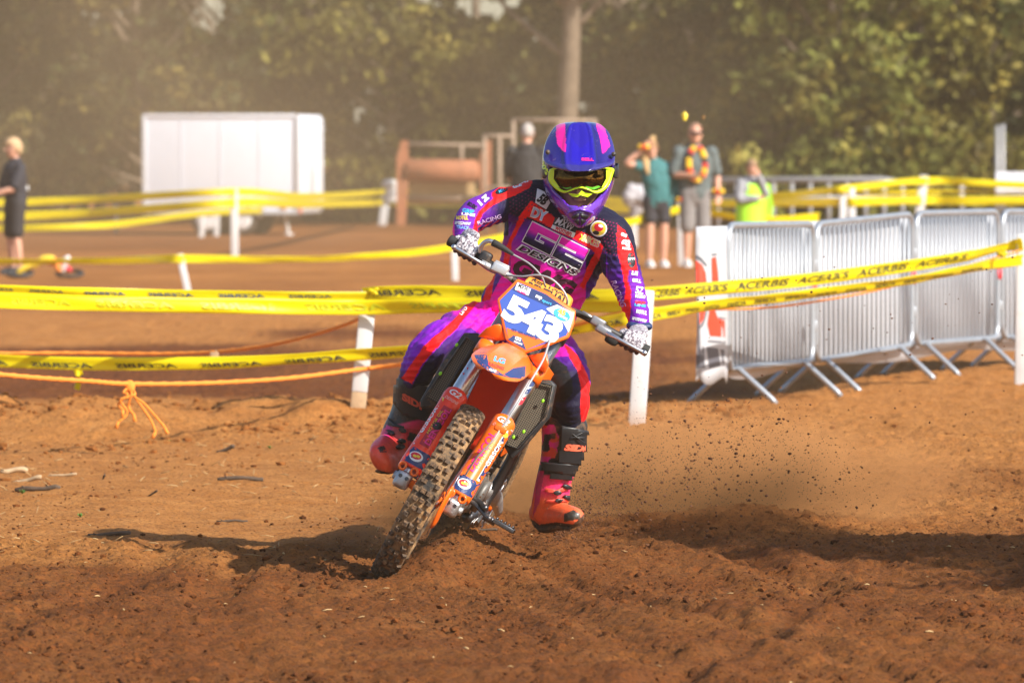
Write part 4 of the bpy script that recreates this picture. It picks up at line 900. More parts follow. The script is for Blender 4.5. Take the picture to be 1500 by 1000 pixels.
def raised(poly, bvh, th, m, parent, name):
    me = lay(poly2d(poly), lambda x, y: (x, y), bvh, th, 4.0); me2 = solid(me, th + .004, -1); ob = obj(name, me2, m, parent); return ob
raised([(823, 623), (858, 630), (861, 642), (857, 676), (851, 680), (818, 676), (820, 656)], v2, .008, M_bpl, o2, 'shin_plate')
vp = bvh_of(b2, o2.children[0].data)
for a, b in (((826, 626), (858, 650)), ((856, 632), (822, 650)), ((822, 640), (858, 641))):
    MB().tube([W(a[0], a[1], 24.512), W((a[0] + b[0]) / 2, (a[1] + b[1]) / 2, 24.492), W(b[0], b[1], 24.515)], .0025, n=6, sub=3).build('plate_rib', M_bpl, o2.children[0])
print_text('SIDI', 844, 656, 10, 4, vp, M_bor, o2, 36, shear=.25, bold=.07, off=.003, cell=3)
raised([(808, 690), (838, 688), (842, 702), (806, 700)], v2, .006, M_bpl, o2, 'ankle_hinge')
raised([(795, 676), (850, 680), (846, 694), (800, 690)], v2, .007, M_bpl, o2, 'shaft_band')
for x, y, an in ((829, 712, 20), (816, 721, 5), (830, 728, 25), (818, 733, 5)):
    raised(ring_px(x, y, 5.5, 3.6, an, 8), v2, .007, M_bpl, o2, 'buckle')
for P in ([(800, 714), (815, 717), (834, 708), (835, 713), (816, 723), (799, 719)], [(800, 732), (818, 730), (838, 728), (838, 732), (818, 736), (799, 736)]): raised(P, v2, .004, mat('strap_orange', (.80, .09, .06), .45, dirt=.2), o2, 'strap')
raised([(581, 556), (598, 552), (640, 572), (642, 600), (632, 618), (590, 606), (579, 590)], v1, .007, M_bpl, o1, 'shin_plate')
vp1 = bvh_of(b1, o1.children[0].data)
print_text('SIDI', 604, 588, 10, 28, vp1, mat('boot_dull_orange', (.62, .08, .04), .5), o1, 36, shear=-.3, bold=.06, off=.003, cell=3)
for x, y, an in ((573, 634, 20), (588, 646, 8), (590, 630, 20), (585, 655, 10)): raised(ring_px(x, y, 6, 3.6, an, 8), v1, .007, M_bpl, o1, 'buckle')
raised([(570, 612), (578, 620), (592, 624), (592, 628), (574, 624)], v1, .005, M_bpl, o1, 'strap')
print_text('SIDI', 561, 661, 3, 0, v1, M_bprint, o1, 10, bold=.04, off=.002, cell=3)
# soles
p, r = stations([(594, 680, 24.70, 15, .02), (580, 686, 24.60, 19, .012), (569, 689, 24.52, 19, .012), (564, 690, 24.46, 15, .012)])
s1 = MB().tube(p, [(a, .010) for a, b in r], n=16, sub=3, ref=(0, 0, 1), round_cap=True).build('sole', M_sole, o1)
p, r = stations([(789, 768, 24.71, 9, .03), (799, 773, 24.68, 10, .04), (815, 771, 24.6, 9, .045), (834, 769, 24.52, 8, .045), (840, 766, 24.49, 7, .03)])
s2 = MB().tube(p, [(a * .75, .040) for a, b in r], n=16, sub=3, round_cap=True).build('sole', M_sole, o2)
# ---- gloves: back of the hand plus four fingers and a thumb closed on the grip
def glove(wrist, bar_a, bar_b, ybar, flip):
    d = (bar_b - bar_a).normalized(); n_ = Vector((0, -1, 0)).cross(d); n_ = n_ if n_.z > 0 else -n_; n_ = n_.normalized(); yv = Vector((0, 1, 0))
    mid = bar_a + (bar_b - bar_a) * .5; mb = MB(); wv = d
    k0 = mid + n_ * .034 + yv * .012
    mb.tube([wrist, wrist * .55 + k0 * .45 + yv * .004, k0, mid + n_ * .030 - yv * .012], [(.030, .022), (.038, .020), (.042, .019), (.040, .013)], n=18, sub=3, round_cap=True)
    mb.tube([mid - d * .042 + n_ * .012 + yv * .02, mid + d * .03 + n_ * .012 + yv * .02], .022, n=12, round_cap=True)
    for i in range(4):
        c = bar_a + (bar_b - bar_a) * (.12 + .245 * i); L_ = (.9, 1.0, 1.05, .92)[i] if not flip else (.92, 1.05, 1.0, .88)[i]; r = (.0095, .0100, .0100, .0088)[i]
        P = [c + n_ * .026 + yv * .004, c + n_ * .025 * L_ - yv * .026, c - n_ * .006 * L_ - yv * .034, c - n_ * .028 * L_ - yv * .018, c - n_ * .028 - yv * .0]
        mb.tube(P, [r * 1.1, r * 1.1, r, r * .95, r * .8], n=12, sub=3, round_cap=True, ref=tuple(d))
    e = bar_b if not flip else bar_a; s_ = 1 if not flip else -1
    mb.tube([mid + yv * .03 + n_ * .01, e + yv * .03 - n_ * .01 + d * s_ * .002, e + yv * .010 - n_ * .028 + d * s_ * .008, e - yv * .008 - n_ * .026 + d * s_ * .010], [.014, .012, .010, .009], n=12, sub=3, round_cap=True)
    return remesh(mb.me(), .0032, 3)
def bw(px, py, y): return MBK @ B(px, py, y)
gA = glove(W(680, 343, 24.44), bw(669, 356, .45), bw(698, 374, .44), .45, False)
gB = glove(W(936, 480, 24.46), bw(912, 493, .44), bw(942, 510, .455), .45, True)
M_glove = mat('glove_knit', attr='Col', rough=.75, var=.25, vs=90, bump=.5, bs=160, dirt=.08, dcol=(.25, .13, .07))
for g, fy in ((gA, None), (gB, None)):
    co = co_np(g); px, py = proj_np(co); nn = vnoise3(co, 260, 9); base = np.where((nn > .5)[:, None], np.array([[.62, .60, .63]]), np.array([[.16, .13, .16]]))
    line = (357 + (px - 669) * .62) if g is gA else (496 + (px - 912) * .60)
    lo = py > line + 5; base[lo] = np.where((nn[lo] > .55)[:, None], np.array([[.16, .06, .06]]), np.array([[.05, .025, .03]]))
    set_col(g, base); obj('glove', g, M_glove, rider)
MB().tube([W(924, 477, 24.42), W(949, 478, 24.43)], [(.016, .036), (.016, .036)], n=20, round_cap=True).build('wrist_band', mat('wrist_navy', (.02, .04, .12), .5), rider)
# ---- body under the clothes: one continuous mesh with head and face
thin = lambda L, k: [(a, b, c, d * k, e * k) for a, b, c, d, e in L]
mb = MB()
for L in (thin(TORSO, .8), thin(ARM_A, .75), thin(ARM_B, .75), thin(PELV, .8), thin(LEG_A, .75), thin(LEG_B, .75), [(842, 300, 24.62, 24, .06), (846, 275, 24.58, 25, .065)], [(848, 298, 24.55, 22, .06), (848, 280, 24.55, 30, .085), (848, 255, 24.555, 34, .095), (848, 225, 24.56, 33, .095), (848, 205, 24.57, 20, .06)],
          [(849, 262, 24.465, 3, .01), (849, 275, 24.452, 5, .014), (849, 283, 24.447, 6.5, .016)], [(842, 292, 24.472, 3, .008), (849, 293, 24.466, 3.4, .009), (856, 292, 24.472, 3, .008)]):
    p, r = stations(L); mb.tube(p, r, n=18, sub=3, round_cap=True)
bd = remesh(mb.me(), .006, 2)
M_skin = mat('skin', (.52, .27, .18), .55, var=.08, vs=30)
body = obj('body', bd, M_skin, rider)
# ---- helmet
YH = 24.56
rings = [(179, 836, 862, -.03, .05), (182, 824, 874, -.06, .08), (188, 813, 884, -.085, .11), (198, 804, 893, -.108, .135), (215, 797, 899, -.125, .152), (235, 794, 901, -.135, .16), (255, 794, 901, -.138, .16), (272, 796, 898, -.145, .15), (287, 802, 892, -.165, .13), (300, 810, 886, -.182, .10), (312, 818, 879, -.190, .075), (322, 827, 871, -.186, .05), (329, 836, 864, -.172, .03), (333, 843, 857, -.155, .01)]
rr2 = catmull(rings, 5); rows = []
for (py_, xl, xr, yf_, yb_) in rr2:
    s_ = S(YH); cxp = (xl + xr) / 2; a = (xr - xl) / 2 / s_; row = []
    chin = float(sstep(285, 318, np.array([py_]))[0])
    for j in range(96):
        th = 2 * math.pi * j / 96; cs, sn = math.cos(th), math.sin(th); e = 2 / (2.25 - .35 * chin)
        x = a * math.copysign(abs(cs) ** e, cs); y = (abs(yf_) if sn < 0 else yb_) * math.copysign(abs(sn) ** e, sn)
        c = W(cxp, py_, YH); row.append(Vector((c.x + x, YH + y, c.z)))
    rows.append(row)
hm = MB().grid(rows, closed=True); hm.f.append(tuple(range(96))); hm.mi.append(0)
hme = hm.me(); co = co_np(hme); px, py = proj_np(co)
PORT = [(806, 244), (898, 244), (896, 262), (890, 277), (877, 288), (868, 297), (849, 301), (831, 298), (822, 288), (810, 276), (804, 262)]
bm = bmesh.new(); bm.from_mesh(hme); bm.verts.ensure_lookup_table()
ins_ = inpoly(px, py, PORT) & (co[:, 1] < YH); dl = [v for v in bm.verts if ins_[v.index]]; bmesh.ops.delete(bm, geom=dl, context='VERTS'); bm.to_mesh(hme); bm.free()
hme = solid(hme, .009, -1)
def hsub(t): q = t.modifiers.new('u', 'SUBSURF'); q.levels = 1; q.render_levels = 1
hme = apply_mods(hme, hsub)
BLU = (.016, .006, .28); IND = (.055, .030, .30); VIOL = (.14, .018, .46); HPK = (.90, .008, .32)
paint(hme, lambda px, py, co: lerp3(py, (178, (.02, .012, .22)), (225, (.03, .016, .20)), (262, (.05, .012, .20)), (285, (.085, .010, .34)), (320, (.14, .008, .40)), (335, (.09, .006, .26))),
      [([(816, 176), (828, 174), (829, 222), (825, 222), (816, 211), (814, 194)], HPK), ([(872, 176), (886, 188), (893, 214), (883, 226), (878, 205)], HPK), ([(812, 288), (830, 300), (849, 303), (868, 300), (884, 288), (880, 300), (866, 310), (849, 307), (833, 310), (816, 300)], (.17, .06, .60)), ([(833, 316), (849, 308), (866, 316), (858, 330), (849, 334), (840, 330)], (.10, .008, .28)), ([(805, 303), (822, 305), (836, 325), (826, 325)], (.10, .02, .16))])
M_helm = mat('helmet_shell', attr='Col', rough=.22, var=.04, vs=20, coat=.8, dirt=.04, dcol=(.25, .14, .08), ds=30)
hel = obj('helmet', hme, M_helm, rider); hv = bvh_of(hme)
for P in ([(838, 317), (848, 312), (848, 318), (841, 321)], [(850, 312), (862, 316), (859, 321), (851, 318)], [(842, 323), (848, 320), (848, 329)], [(851, 320), (858, 323), (851, 329)]): raised(P, hv, .0022, M_bprint, hel, 'chin_vent')
raised([(834, 309), (849, 304), (866, 309), (868, 313), (849, 308), (832, 313)], hv, .006, mat('chin_ridge', (.16, .05, .55), .25, coat=.6), hel, 'chin_ridge')
# peak
rows = []
PK_ = [(180, 836, 864, -.045), (182, 822, 876, -.060), (187, 813, 884, -.080), (197, 806, 892, -.108), (210, 800, 897, -.138), (223, 797, 900, -.170), (234, 796, 900.5, -.205), (241, 799, 899, -.235), (246, 806, 892, -.256), (249, 820, 878, -.266)]
for (py_, xl, xr, yo) in catmull(PK_, 4):
    row = []
    for j in range(41):
        u = -1 + 2 * j / 40; cxp = (xl + xr) / 2 + u * (xr - xl) / 2
        lift = .010 * max(0, 1 - abs(abs(u) - .40) / .09) - .006 * max(0, 1 - abs(u) / .28)
        bul = (py_ - 180) / 70
        row.append(W(cxp, py_ - 4.5 * (1 - u * u) * bul * -.6 - (3.0 * abs(u) ** 3) * bul, YH + yo + .085 * abs(u) ** 2.4 - lift - .006))
    rows.append(row)
pk = MB().grid(rows).me(); pk = solid(pk, .0035, 1); pk = apply_mods(pk, hsub)
paint(pk, lambda px, py, co: lerp3(np.abs(px - 848 - (py - 215) * .12), (0, BLU), (20, BLU), (24, (.008, .005, .11)), (32, (.016, .009, .16)), (50, (.035, .022, .20))),
      [([(815, 176), (828, 174), (829, 222), (825, 222), (816, 211), (814, 194)], HPK), ([(872, 176), (886, 188), (893, 214), (883, 226), (879, 205)], HPK), ([(836, 200), (848, 216), (854, 216), (868, 202), (868, 240), (848, 241), (838, 238)], (.014, .004, .34)), ([(790, 232), (820, 240), (849, 242), (880, 240), (905, 232), (905, 255), (790, 255)], (.03, .022, .19))])
pko = obj('peak', pk, M_helm, hel); pkb = bvh_of(pk)
print_text('BELL', 861, 233.5, 4.2, 2, pkb, M_pink, pko, 18, bold=.07, off=.002, cell=4)
for x, y in ((802.5, 223), (899, 226)): MB().tube([W(x, y, YH - .14), W(x, y, YH - .165)], .009, n=14, ref=(0, 0, 1)).build('peak_screw', M_blk, hel)
# goggles
def goggle_y(px): return YH - .150 + .070 * ((px - 850) / 48) ** 2
outer = [(805, 248), (815, 245.5), (850, 245), (884, 245.5), (899, 247), (898, 256), (893, 270), (884, 280), (873, 284), (862, 279), (850, 276), (838, 279), (826, 283), (814, 277), (804, 266), (803, 257)]
inner = [(811, 249), (822, 247), (850, 246.8), (878, 247), (893, 249), (892.5, 257), (888, 268), (881, 276), (871, 279.5), (861, 276), (850, 273), (839, 276), (828, 279.5), (817, 273.5), (810, 264), (808.5, 256)]
def dens(P, k=4): return [tuple(q[:2]) for q in catmull(P + [P[0]], k)[:-1]]
do, di = dens(outer), dens(inner); rows = [[W(a, b, goggle_y(a) + .012) for a, b in do], [W(a, b, goggle_y(a) - .006) for a, b in do], [W(a, b, goggle_y(a) - .010) for a, b in [((p[0] + q_[0]) / 2, (p[1] + q_[1]) / 2) for p, q_ in zip(do, di)]], [W(a, b, goggle_y(a) - .004) for a, b in di], [W(a, b, goggle_y(a) + .010) for a, b in di]]
M_glime = mat('goggle_lime', (.62, .88, .015), .4, var=.05, coat=.3)
gf = MB().grid(rows, closed=True).build('goggle_frame', M_glime, hel)
ml = bpy.data.materials.new('goggle_lens'); ml.use_nodes = True; b_ = ml.node_tree.nodes['Principled BSDF']
_n = ml.node_tree.nodes.new('ShaderNodeTexNoise'); _n.inputs['Scale'].default_value = 14; _r = ml.node_tree.nodes.new('ShaderNodeValToRGB'); _r.color_ramp.elements[0].color = (.025, .012, .004, 1); _r.color_ramp.elements[1].color = (.22, .10, .012, 1); _r.color_ramp.elements[0].position = .35; _r.color_ramp.elements[1].position = .75
ml.node_tree.links.new(_n.outputs[0], _r.inputs[0]); ml.node_tree.links.new(_r.outputs[0], b_.inputs['Base Color']); b_.inputs['Metallic'].default_value = .9; b_.inputs['Roughness'].default_value = .06
rows = []
for i in range(9):
    v = i / 8; rows.append([W(812 + 78 * j / 24, (250 + .5 * 0) + (276 - 250 - 5 * max(0, 1 - abs(j - 12) / 5) - 6 * max(0, abs(j - 12) - 8) / 4) * v, goggle_y(812 + 78 * j / 24) + .004 - .006 * math.sin(math.pi * v)) for j in range(25)])
MB().grid(rows).build('goggle_lens', ml, hel)
M_lg = mat('lens_green', (.10, .42, .02), .35, var=.1)
for P in ([(857, 275.5), (870, 278), (880, 274), (877, 272), (868, 274.5), (858, 273)], [(822, 274), (830, 277.5), (838, 275.5), (836, 274), (829, 275)]):
    mb = MB(); mb.prism([W(a, b, goggle_y(a) - .004) for a, b in P], (0, .006, 0)); mb.build('lens_tab', M_lg, hel, False)
for P in ([(888, 249), (894, 249), (893, 260), (886, 272), (881, 275), (888, 262)], [(806, 249), (812, 249), (811, 262), (820, 275), (816, 275), (806, 264)]):
    MB().prism([W(a, b, goggle_y(a) - .012) for a, b in P], (0, .008, 0)).build('frame_brace', M_glime, hel, False)
MB().prism([W(a, b, goggle_y(a) - .016 - (.012 if 843 < a < 858 else 0)) for a, b in [(832, 283), (847, 284.5), (852, 279), (857, 282.5), (868, 284), (861, 289), (854, 287), (851, 286), (846, 288.5), (838, 288)]], (0, .012, 0)).build('nose_guard', M_glime, hel, False)
for xs in (1, -1):
    P = [W(851 + xs * 49, 252, goggle_y(851 + xs * 49) + .004), W(850 + xs * 54.5, 252, YH - .04), W(850 + xs * 55.5, 250, YH + .05), W(850 + xs * 50, 248, YH + .11), W(850, 246, YH + .17)]
    st = MB().tube([p for p in P], [(.024, .003)] * 5, n=10, sub=5, ref=(1, 0, 0)).build('goggle_strap', M_bprint, hel)
    if xs < 0:
        vb = bvh_of(st.data); print_text('100%', 796.5, 244, 7, 62, bvh_of(hme, st.data), M_glime, hel, 26, bold=.05, off=.003, cell=3)
# ------------------------------------------------------------------ stakes
M_stake = mat('white_stake', (.60, .60, .60), .6, var=.08, vs=12, dirt=.10, dcol=(.45, .27, .14), ds=9)
M_wood = mat('stake_foot', (.42, .28, .16), .8, var=.2, vs=30)
STAKES = {}
def stake(k, top, bot, wpx, lab, foot=0.0, hidden=None):
    b = G(*bot) if hidden is None else W(bot[0], bot[1], hidden); Yb = b.y; t = W(top[0], top[1], Yb + .02); w = wpx / S(Yb)
    z0 = hz(b.x, b.y); ax_ = (t - b).normalized(); b = b + ax_ * ((z0 - b.z - .06) / ax_.z)
    e = empty('stake', (b.x, b.y, z0), lab, 'stake', 'white stakes holding the track tape')
    sd = Vector((1, 0, 0)) - ax_ * ax_.x; sd.normalize(); fr = ax_.cross(sd)
    def slab(p, q, name, m):
        vs = []
        for c in (p, q):
            for a, d in ((-1, -1), (1, -1), (1, 1), (-1, 1)): vs.append(c + sd * a * w / 2 + fr * d * w * .22)
        me = MB().add(vs, [(0, 1, 2, 3), (4, 7, 6, 5), (0, 4, 5, 1), (1, 5, 6, 2), (2, 6, 7, 3), (3, 7, 4, 0)]).me(); obj(name, bevelled(me, min(.006, w * .08)), m, e)
    cut = b + ax_ * ((t - b).length * foot)
    if foot: slab(b, cut, 'bare_foot', M_wood)
    slab(cut, t, 'painted_post', M_stake); STAKES[k] = (b, t, w); return e
stake('A', (541, 424), (524, 600), 23, 'white stake with a bare wooden foot, at the knotted tape end', .20, hidden=36.6)
stake('B', (946, 425), (932, 630), 25, 'white stake behind the rider\'s gloved hand at the bar end')
stake('C', (1501, 343), (1498, 570), 24, 'white stake where the tapes end beside the crowd barriers')
stake('D', (263, 372), (276, 430), 9.5, 'short tilted white stake between boy and rider')
stake('E', (343, 277), (344, 378), 11, 'tall white stake in front of the white trailer')
stake('F', (298, 303), (295, 348), 8, 'small white stake in front of the first trailer wheel')
stake('G', (318, 302), (317, 346), 8, 'small white stake between the trailer wheels')
stake('H', (383, 305), (384, 342), 8, 'small white stake below the trailer\'s rear corner')
stake('I', (568, 266), (560, 330), 12, 'white stake with bundled tape near the rusty machine')
stake('J', (665, 350), (667, 411), 10, 'white stake below the rider\'s raised elbow')
stake('K', (999, 290), (1000, 389), 14, 'white stake between the man with the garland and the barriers')
stake('L', (1235, 275), (1233, 385), 9, 'thin white stake behind the barriers, one of a close pair', hidden=85)
stake('M', (1248, 275), (1250, 385), 9, 'white stake leaning outwards behind the barriers, one of a close pair', hidden=85)
stake('N', (1354, 257), (1338, 380), 12, 'white stake leaning at the peak of the far tape', hidden=88)
stake('O', (928, 292), (929, 362), 10, 'white stake under the grey jacket')
stake('P', (1409, 268), (1410, 330), 6, 'thin far white stake near the white board', hidden=120)
MB().box(W(573, 281, STAKES['I'][1].y - .05), (.22, .10, .42), bev=.05).ell(W(571, 270, STAKES['I'][1].y - .06), (.16, .09, .10)).build('white_bag', M_stake, bpy.data.objects['stake.008'])
# ------------------------------------------------------------------ tapes and ropes
M_tape = mat('yellow_tape', (.88, .76, .006), .35, var=.06, vs=6, trans=.45, spec=.4)
M_tapek = mat('tape_ink', (.03, .026, .01), .5, var=.2)
M_tapeg = mat('tape_ink_through', (.48, .52, .01), .5, var=.1)
def ribbon(name, pts, width, lab, roll=None, word=None, ink=None, step=.42, flip=False, th=.0016, wh=.4, v0=0.0, ST=2.6, group='yellow printed tapes along the track', ripple=.002):
    """pts (px,py,Y); roll: twist angles (deg) per point, 0 = facing the camera"""
    roll = roll or [0] * len(pts); D = catmull([(*W(a, b, c), r) for (a, b, c), r in zip(pts, roll)], 14)
    P = [Vector(d[:3]) for d in D]; Rl = [R_(d[3]) for d in D]; n = len(P); acc = [0]
    for i in range(1, n): acc.append(acc[-1] + (P[i] - P[i - 1]).length)
    def frame(i):
        t = (P[min(i + 1, n - 1)] - P[max(i - 1, 0)]).normalized(); up = Vector((0, 0, 1)); up = (up - t * t.z).normalized(); fr = t.cross(up); return up * math.cos(Rl[i]) + fr * math.sin(Rl[i]), fr * math.cos(Rl[i]) - up * math.sin(Rl[i])
    rows = []; K = 6
    for i in range(n):
        ac, fr = frame(i)
        rows.append([P[i] + ac * (width * (j / K - .5)) + fr * (ripple * math.sin(acc[i] * 9 + j * .8) + .004 * math.sin(j * 1.1 + acc[i] * 3)) for j in range(K + 1)])
    o = obj(name, solid(MB().grid(rows).me(), th), M_tape); tag(o, lab, 'tape', group)
    if word:
        t = text_bm(word, .28, .03); h = width * wh; L_ = acc[-1]; ws = t[2] * h * ST; x0 = .05
        while x0 + ws < L_:
            vs = []
            for x, y in t[0]:
                xx = -x if flip else x; s_ = x0 + ws / 2 + xx * h * ST; k = max(0, min(n - 2, next((q for q in range(n - 1) if acc[q + 1] >= s_), n - 2))); f = (s_ - acc[k]) / max(1e-6, acc[k + 1] - acc[k])
                ac, fr = frame(k); ac2, fr2 = frame(k + 1); ac = ac.lerp(ac2, f); fr = fr.lerp(fr2, f); p = P[k].lerp(P[k + 1], f)
                yy = (y * h / width + v0); j = yy + .5
                off = fr * (ripple * math.sin(s_ * 9 + j * K * .8) + .004 * math.sin(j * K * 1.1 + s_ * 3)); q_ = p + ac * (yy * width) + off
                q_ = q_ - (q_ - CAM).normalized() * (th / 2 + .007); vs.append(q_)
            obj('printed_word', MB().add(vs, t[1]).me(fix=False), ink or M_tapek, o, False); x0 += ws + step * width * 4
    return o
YA, YBk, YC = STAKES['A'][1].y, STAKES['B'][1].y, STAKES['C'][1].y
tw = .076
ribbon('barrier_tape', [(-90, 421, 35.0), (60, 428, 35.8), (220, 433, 36.2), (400, 436, YA - .3), (540, 436, YA - .06)], tw, 'yellow tape running to the knotted stake, its upper edge printed', [40, 30, 22, 15, 30], 'ACERBIS', mat('tape_ink_blue', (.02, .05, .10), .5), flip=True, wh=.26, v0=.1)
ribbon('barrier_tape', [(-90, 437, 34.8), (60, 442, 35.6), (220, 446, 36.0), (400, 449, YA - .35), (530, 450, YA - .1), (620, 448, YA - .2), (760, 447, YA - .4), (945, 446, YBk - .05)], tw * 1.12, 'doubled yellow tape passing in front of the knotted stake with faint reversed lettering', [0, 0, 0, 0, 8, 10, 5, 0], 'ACERBIS', M_tapeg, flip=True, wh=.42)
ribbon('barrier_tape', [(532, 431, YA - .02), (560, 429, YA - .1), (620, 428, YA - .15), (720, 430, YA - .3), (850, 434, YBk + .1), (946, 432, YBk - .02)], tw, 'yellow tape from the knotted stake passing behind the rider', [25, 8, 0, 0, 0, 0], 'ACERBIS', flip=True, wh=.42)
ribbon('barrier_tape', [(945, 431, YBk), (1040, 423, 37.2), (1180, 410, 38.6), (1320, 391, 40.0), (1420, 375, 41.0), (1470, 362, 41.6), (1498, 357, YC - .06)], tw, 'yellow tape with black lettering stretched in front of the barriers', [0, 0, 2, 8, 25, 40, 10], 'ACERBIS', wh=.55, step=.35, ST=3.9)
ribbon('barrier_tape', [(-90, 524, 36.5), (100, 532, 36.4), (300, 532, 36.4), (430, 526, 36.5), (525, 519, YA - .07), (620, 512, 36.4), (760, 496, 36.2), (850, 479, 36.0), (940, 463, YBk - .06), (1060, 445, 37.4), (1200, 429, 38.8), (1340, 409, 40.2), (1440, 390, 41.2), (1498, 380, YC - .06)], tw * .95, 'low yellow tape with upside-down lettering sagging across the whole track edge', [10, 5, 10, 35, 20, 30, 40, 20, 0, 30, 35, 40, 30, 10], 'ACERBIS', flip=True, wh=.36, v0=-.15)
ribbon('barrier_tape', [(-60, 382, 71), (60, 383, 71), (160, 382, 70.5), (262, 379, STAKES['D'][1].y - .05), (430, 380, 71), (560, 374, 73), (664, 362, STAKES['J'][1].y - .05), (760, 342, 76)], tw * 1.05, 'far yellow tape crossing behind the knotted stake at shin height', [20, 50, 30, 0, 40, 20, 0, 0])
ribbon('barrier_tape', [(-60, 299, 90), (120, 293, 90), (343, 281, STAKES['E'][1].y - .05), (450, 288, 95), (565, 281, 120)], tw * 1.3, 'topmost far yellow tape in front of the white trailer')
ribbon('barrier_tape', [(-60, 318, 90), (120, 313, 90), (343, 297, STAKES['E'][1].y - .05), (450, 299, 95), (562, 297, 120)], tw * 1.5, 'middle far yellow tape in front of the white trailer')
ribbon('barrier_tape', [(-60, 336, 95), (150, 330, 95), (290, 313, 100), (385, 308, 104)], tw * 1.3, 'lowest far yellow tape in front of the white trailer')
ribbon('barrier_tape', [(568, 279, 125), (700, 284, 122), (850, 290, 118), (960, 300, 110)], tw * 1.8, 'upper far yellow tape below the rusty machine')
ribbon('barrier_tape', [(566, 297, 125), (700, 300, 122), (850, 304, 118), (960, 308, 110)], tw * 1.8, 'lower far yellow tape below the rusty machine')
ribbon('barrier_tape', [(840, 344, 80), (920, 326, 82), (999, 306, STAKES['K'][1].y - .06)], tw * 1.25, 'yellow tape rising to the stake beside the woman')
ribbon('barrier_tape', [(999, 304, STAKES['K'][1].y - .06), (1060, 315, 83), (1120, 324, 83), (1200, 318, 84)], tw * 1.6, 'yellow tape drooping from the stake towards the barriers', [10, 40, 30, 10])
ribbon('barrier_tape', [(1000, 300, 92), (1120, 297, 90), (1242, 296, 85), (1345, 293, 87.9), (1420, 294, 88), (1560, 293, 88)], tw * 1.5, 'level far yellow tape above the barriers')
ribbon('barrier_tape', [(1080, 291, 88), (1160, 285, 87), (1235, 277, 84.9), (1352, 265, 87.9), (1430, 268, 88), (1560, 274, 88)], tw * 1.25, 'peaked far yellow tape above the barriers')
ribbon('barrier_tape', [(1240, 285, 88), (1350, 281, 90), (1440, 281, 92), (1560, 282, 92)], tw * .8, 'thin twisted far yellow tape between the two above the barriers', [60, 20, 70, 30])
# knot of tape at stake A and C, hanging tag
M_knot = M_tape
for (px, py, Y, r, lab) in ((548, 427, YA - .08, .035, 'knotted bundle of yellow tape on the wooden footed stake'), (1468, 372, YC - .4, .03, 'loose knot in the tape near the last stake')):
    mb = MB(); c = W(px, py, Y)
    for k in range(5):
        a = k * 1.3; d = Vector((math.cos(a), .4 * math.sin(a * 2), math.sin(a) * .6)); mb.tube([c - d * r, c + Vector((0, -.012, .01 * (k % 2))), c + d * r], [(.012, .004), (.009, .006), (.012, .004)], n=6, sub=3)
    mb.ell(c, (.02, .018, .018)); tag(mb.build('tape_knot', M_knot), lab, 'knot')
M_rope = mat('orange_rope', (.90, .28, .03), .75, var=.3, vs=120, bump=.6, bs=260)
def rope(name, pts, r, lab, extra=None):
    D = catmull([tuple(W(a, b, c)) for a, b, c in pts], 16); P = [Vector(d) for d in D]
    mb = MB(); mb.tube(P, r, n=8)
    for s_ in (0, math.pi):     # two laid strands give the twisted outline
        mb.tube([p + Vector((0, -math.cos(i * 1.1 + s_), math.sin(i * 1.1 + s_))) * r * .55 for i, p in enumerate(P)], r * .7, n=6)
    o = mb.build(name, M_rope); tag(o, lab, 'rope', 'orange ropes along the tapes'); return o
rope('rope', [(-60, 518, 38.6), (100, 517, 38.6), (240, 518, 38.4), (330, 514, 38.1), (420, 500, 37.6), (500, 477, 37.0), (536, 462, YA + .05)], .010, 'upper orange rope sagging from the knotted stake')
r2 = rope('rope', [(-60, 542, 31.2), (40, 552, 31.9), (130, 558, 32.6), (190, 562, 33.0), (300, 561, 34.2), (420, 554, 35.5), (525, 541, YA - .08), (620, 528, 36.4), (760, 496, 36.2), (940, 450, YBk - .03)], .011, 'lower orange rope carrying a frayed knot')
rope('rope', [(940, 450, YBk - .02), (1020, 453, 37.4), (1130, 450, 38.4), (1250, 432, 39.6), (1350, 409, 40.6), (1440, 383, 41.3), (1498, 366, YC - .05)], .006, 'thin red-brown rope below the lettered tape by the barriers')
kc = W(190, 566, 32.98); mb = MB(); mb.ell(kc, (.028, .022, .034), 10, 8)
for tgt, w_ in (((174, 617), .012), ((196, 607), .014), ((228, 632), .011), ((241, 625), .010), ((180, 600), .009)):
    e = W(tgt[0], tgt[1], 32.93); m_ = kc.lerp(e, .5) + Vector((random.uniform(-.03, .03), -.02, .02)); q1 = kc.lerp(e, .25) + Vector((random.uniform(-.05, .05), -.02, 0)); q3 = kc.lerp(e, .75) + Vector((random.uniform(-.035, .035), .01, 0)); mb.tube([kc, q1, m_, q3, e], [.006, .0065, .006, .006, .007], n=7, sub=4); mb.tube([e, e + Vector((random.uniform(-.02, .02), 0, -.035))], [.007, .011], n=7)
mb.build('frayed_knot', M_rope, r2)
wp = W(314, 520, 38.1); tag(MB().box(wp + Vector((0, 0, -.0)), (.05, .01, .035), bev=.004).tube([wp, wp + Vector((.01, 0, .03))], .003, n=5).build('paper_tag', M_wood), 'brown scrap caught on the upper orange rope', 'tag')
tag(ribbon('tape_end', [(113, 540, 36.5), (116, 552, 36.5), (112, 570, 36.52)], .045, 'torn end of yellow tape hanging below the low tape', None), None, 'tape')
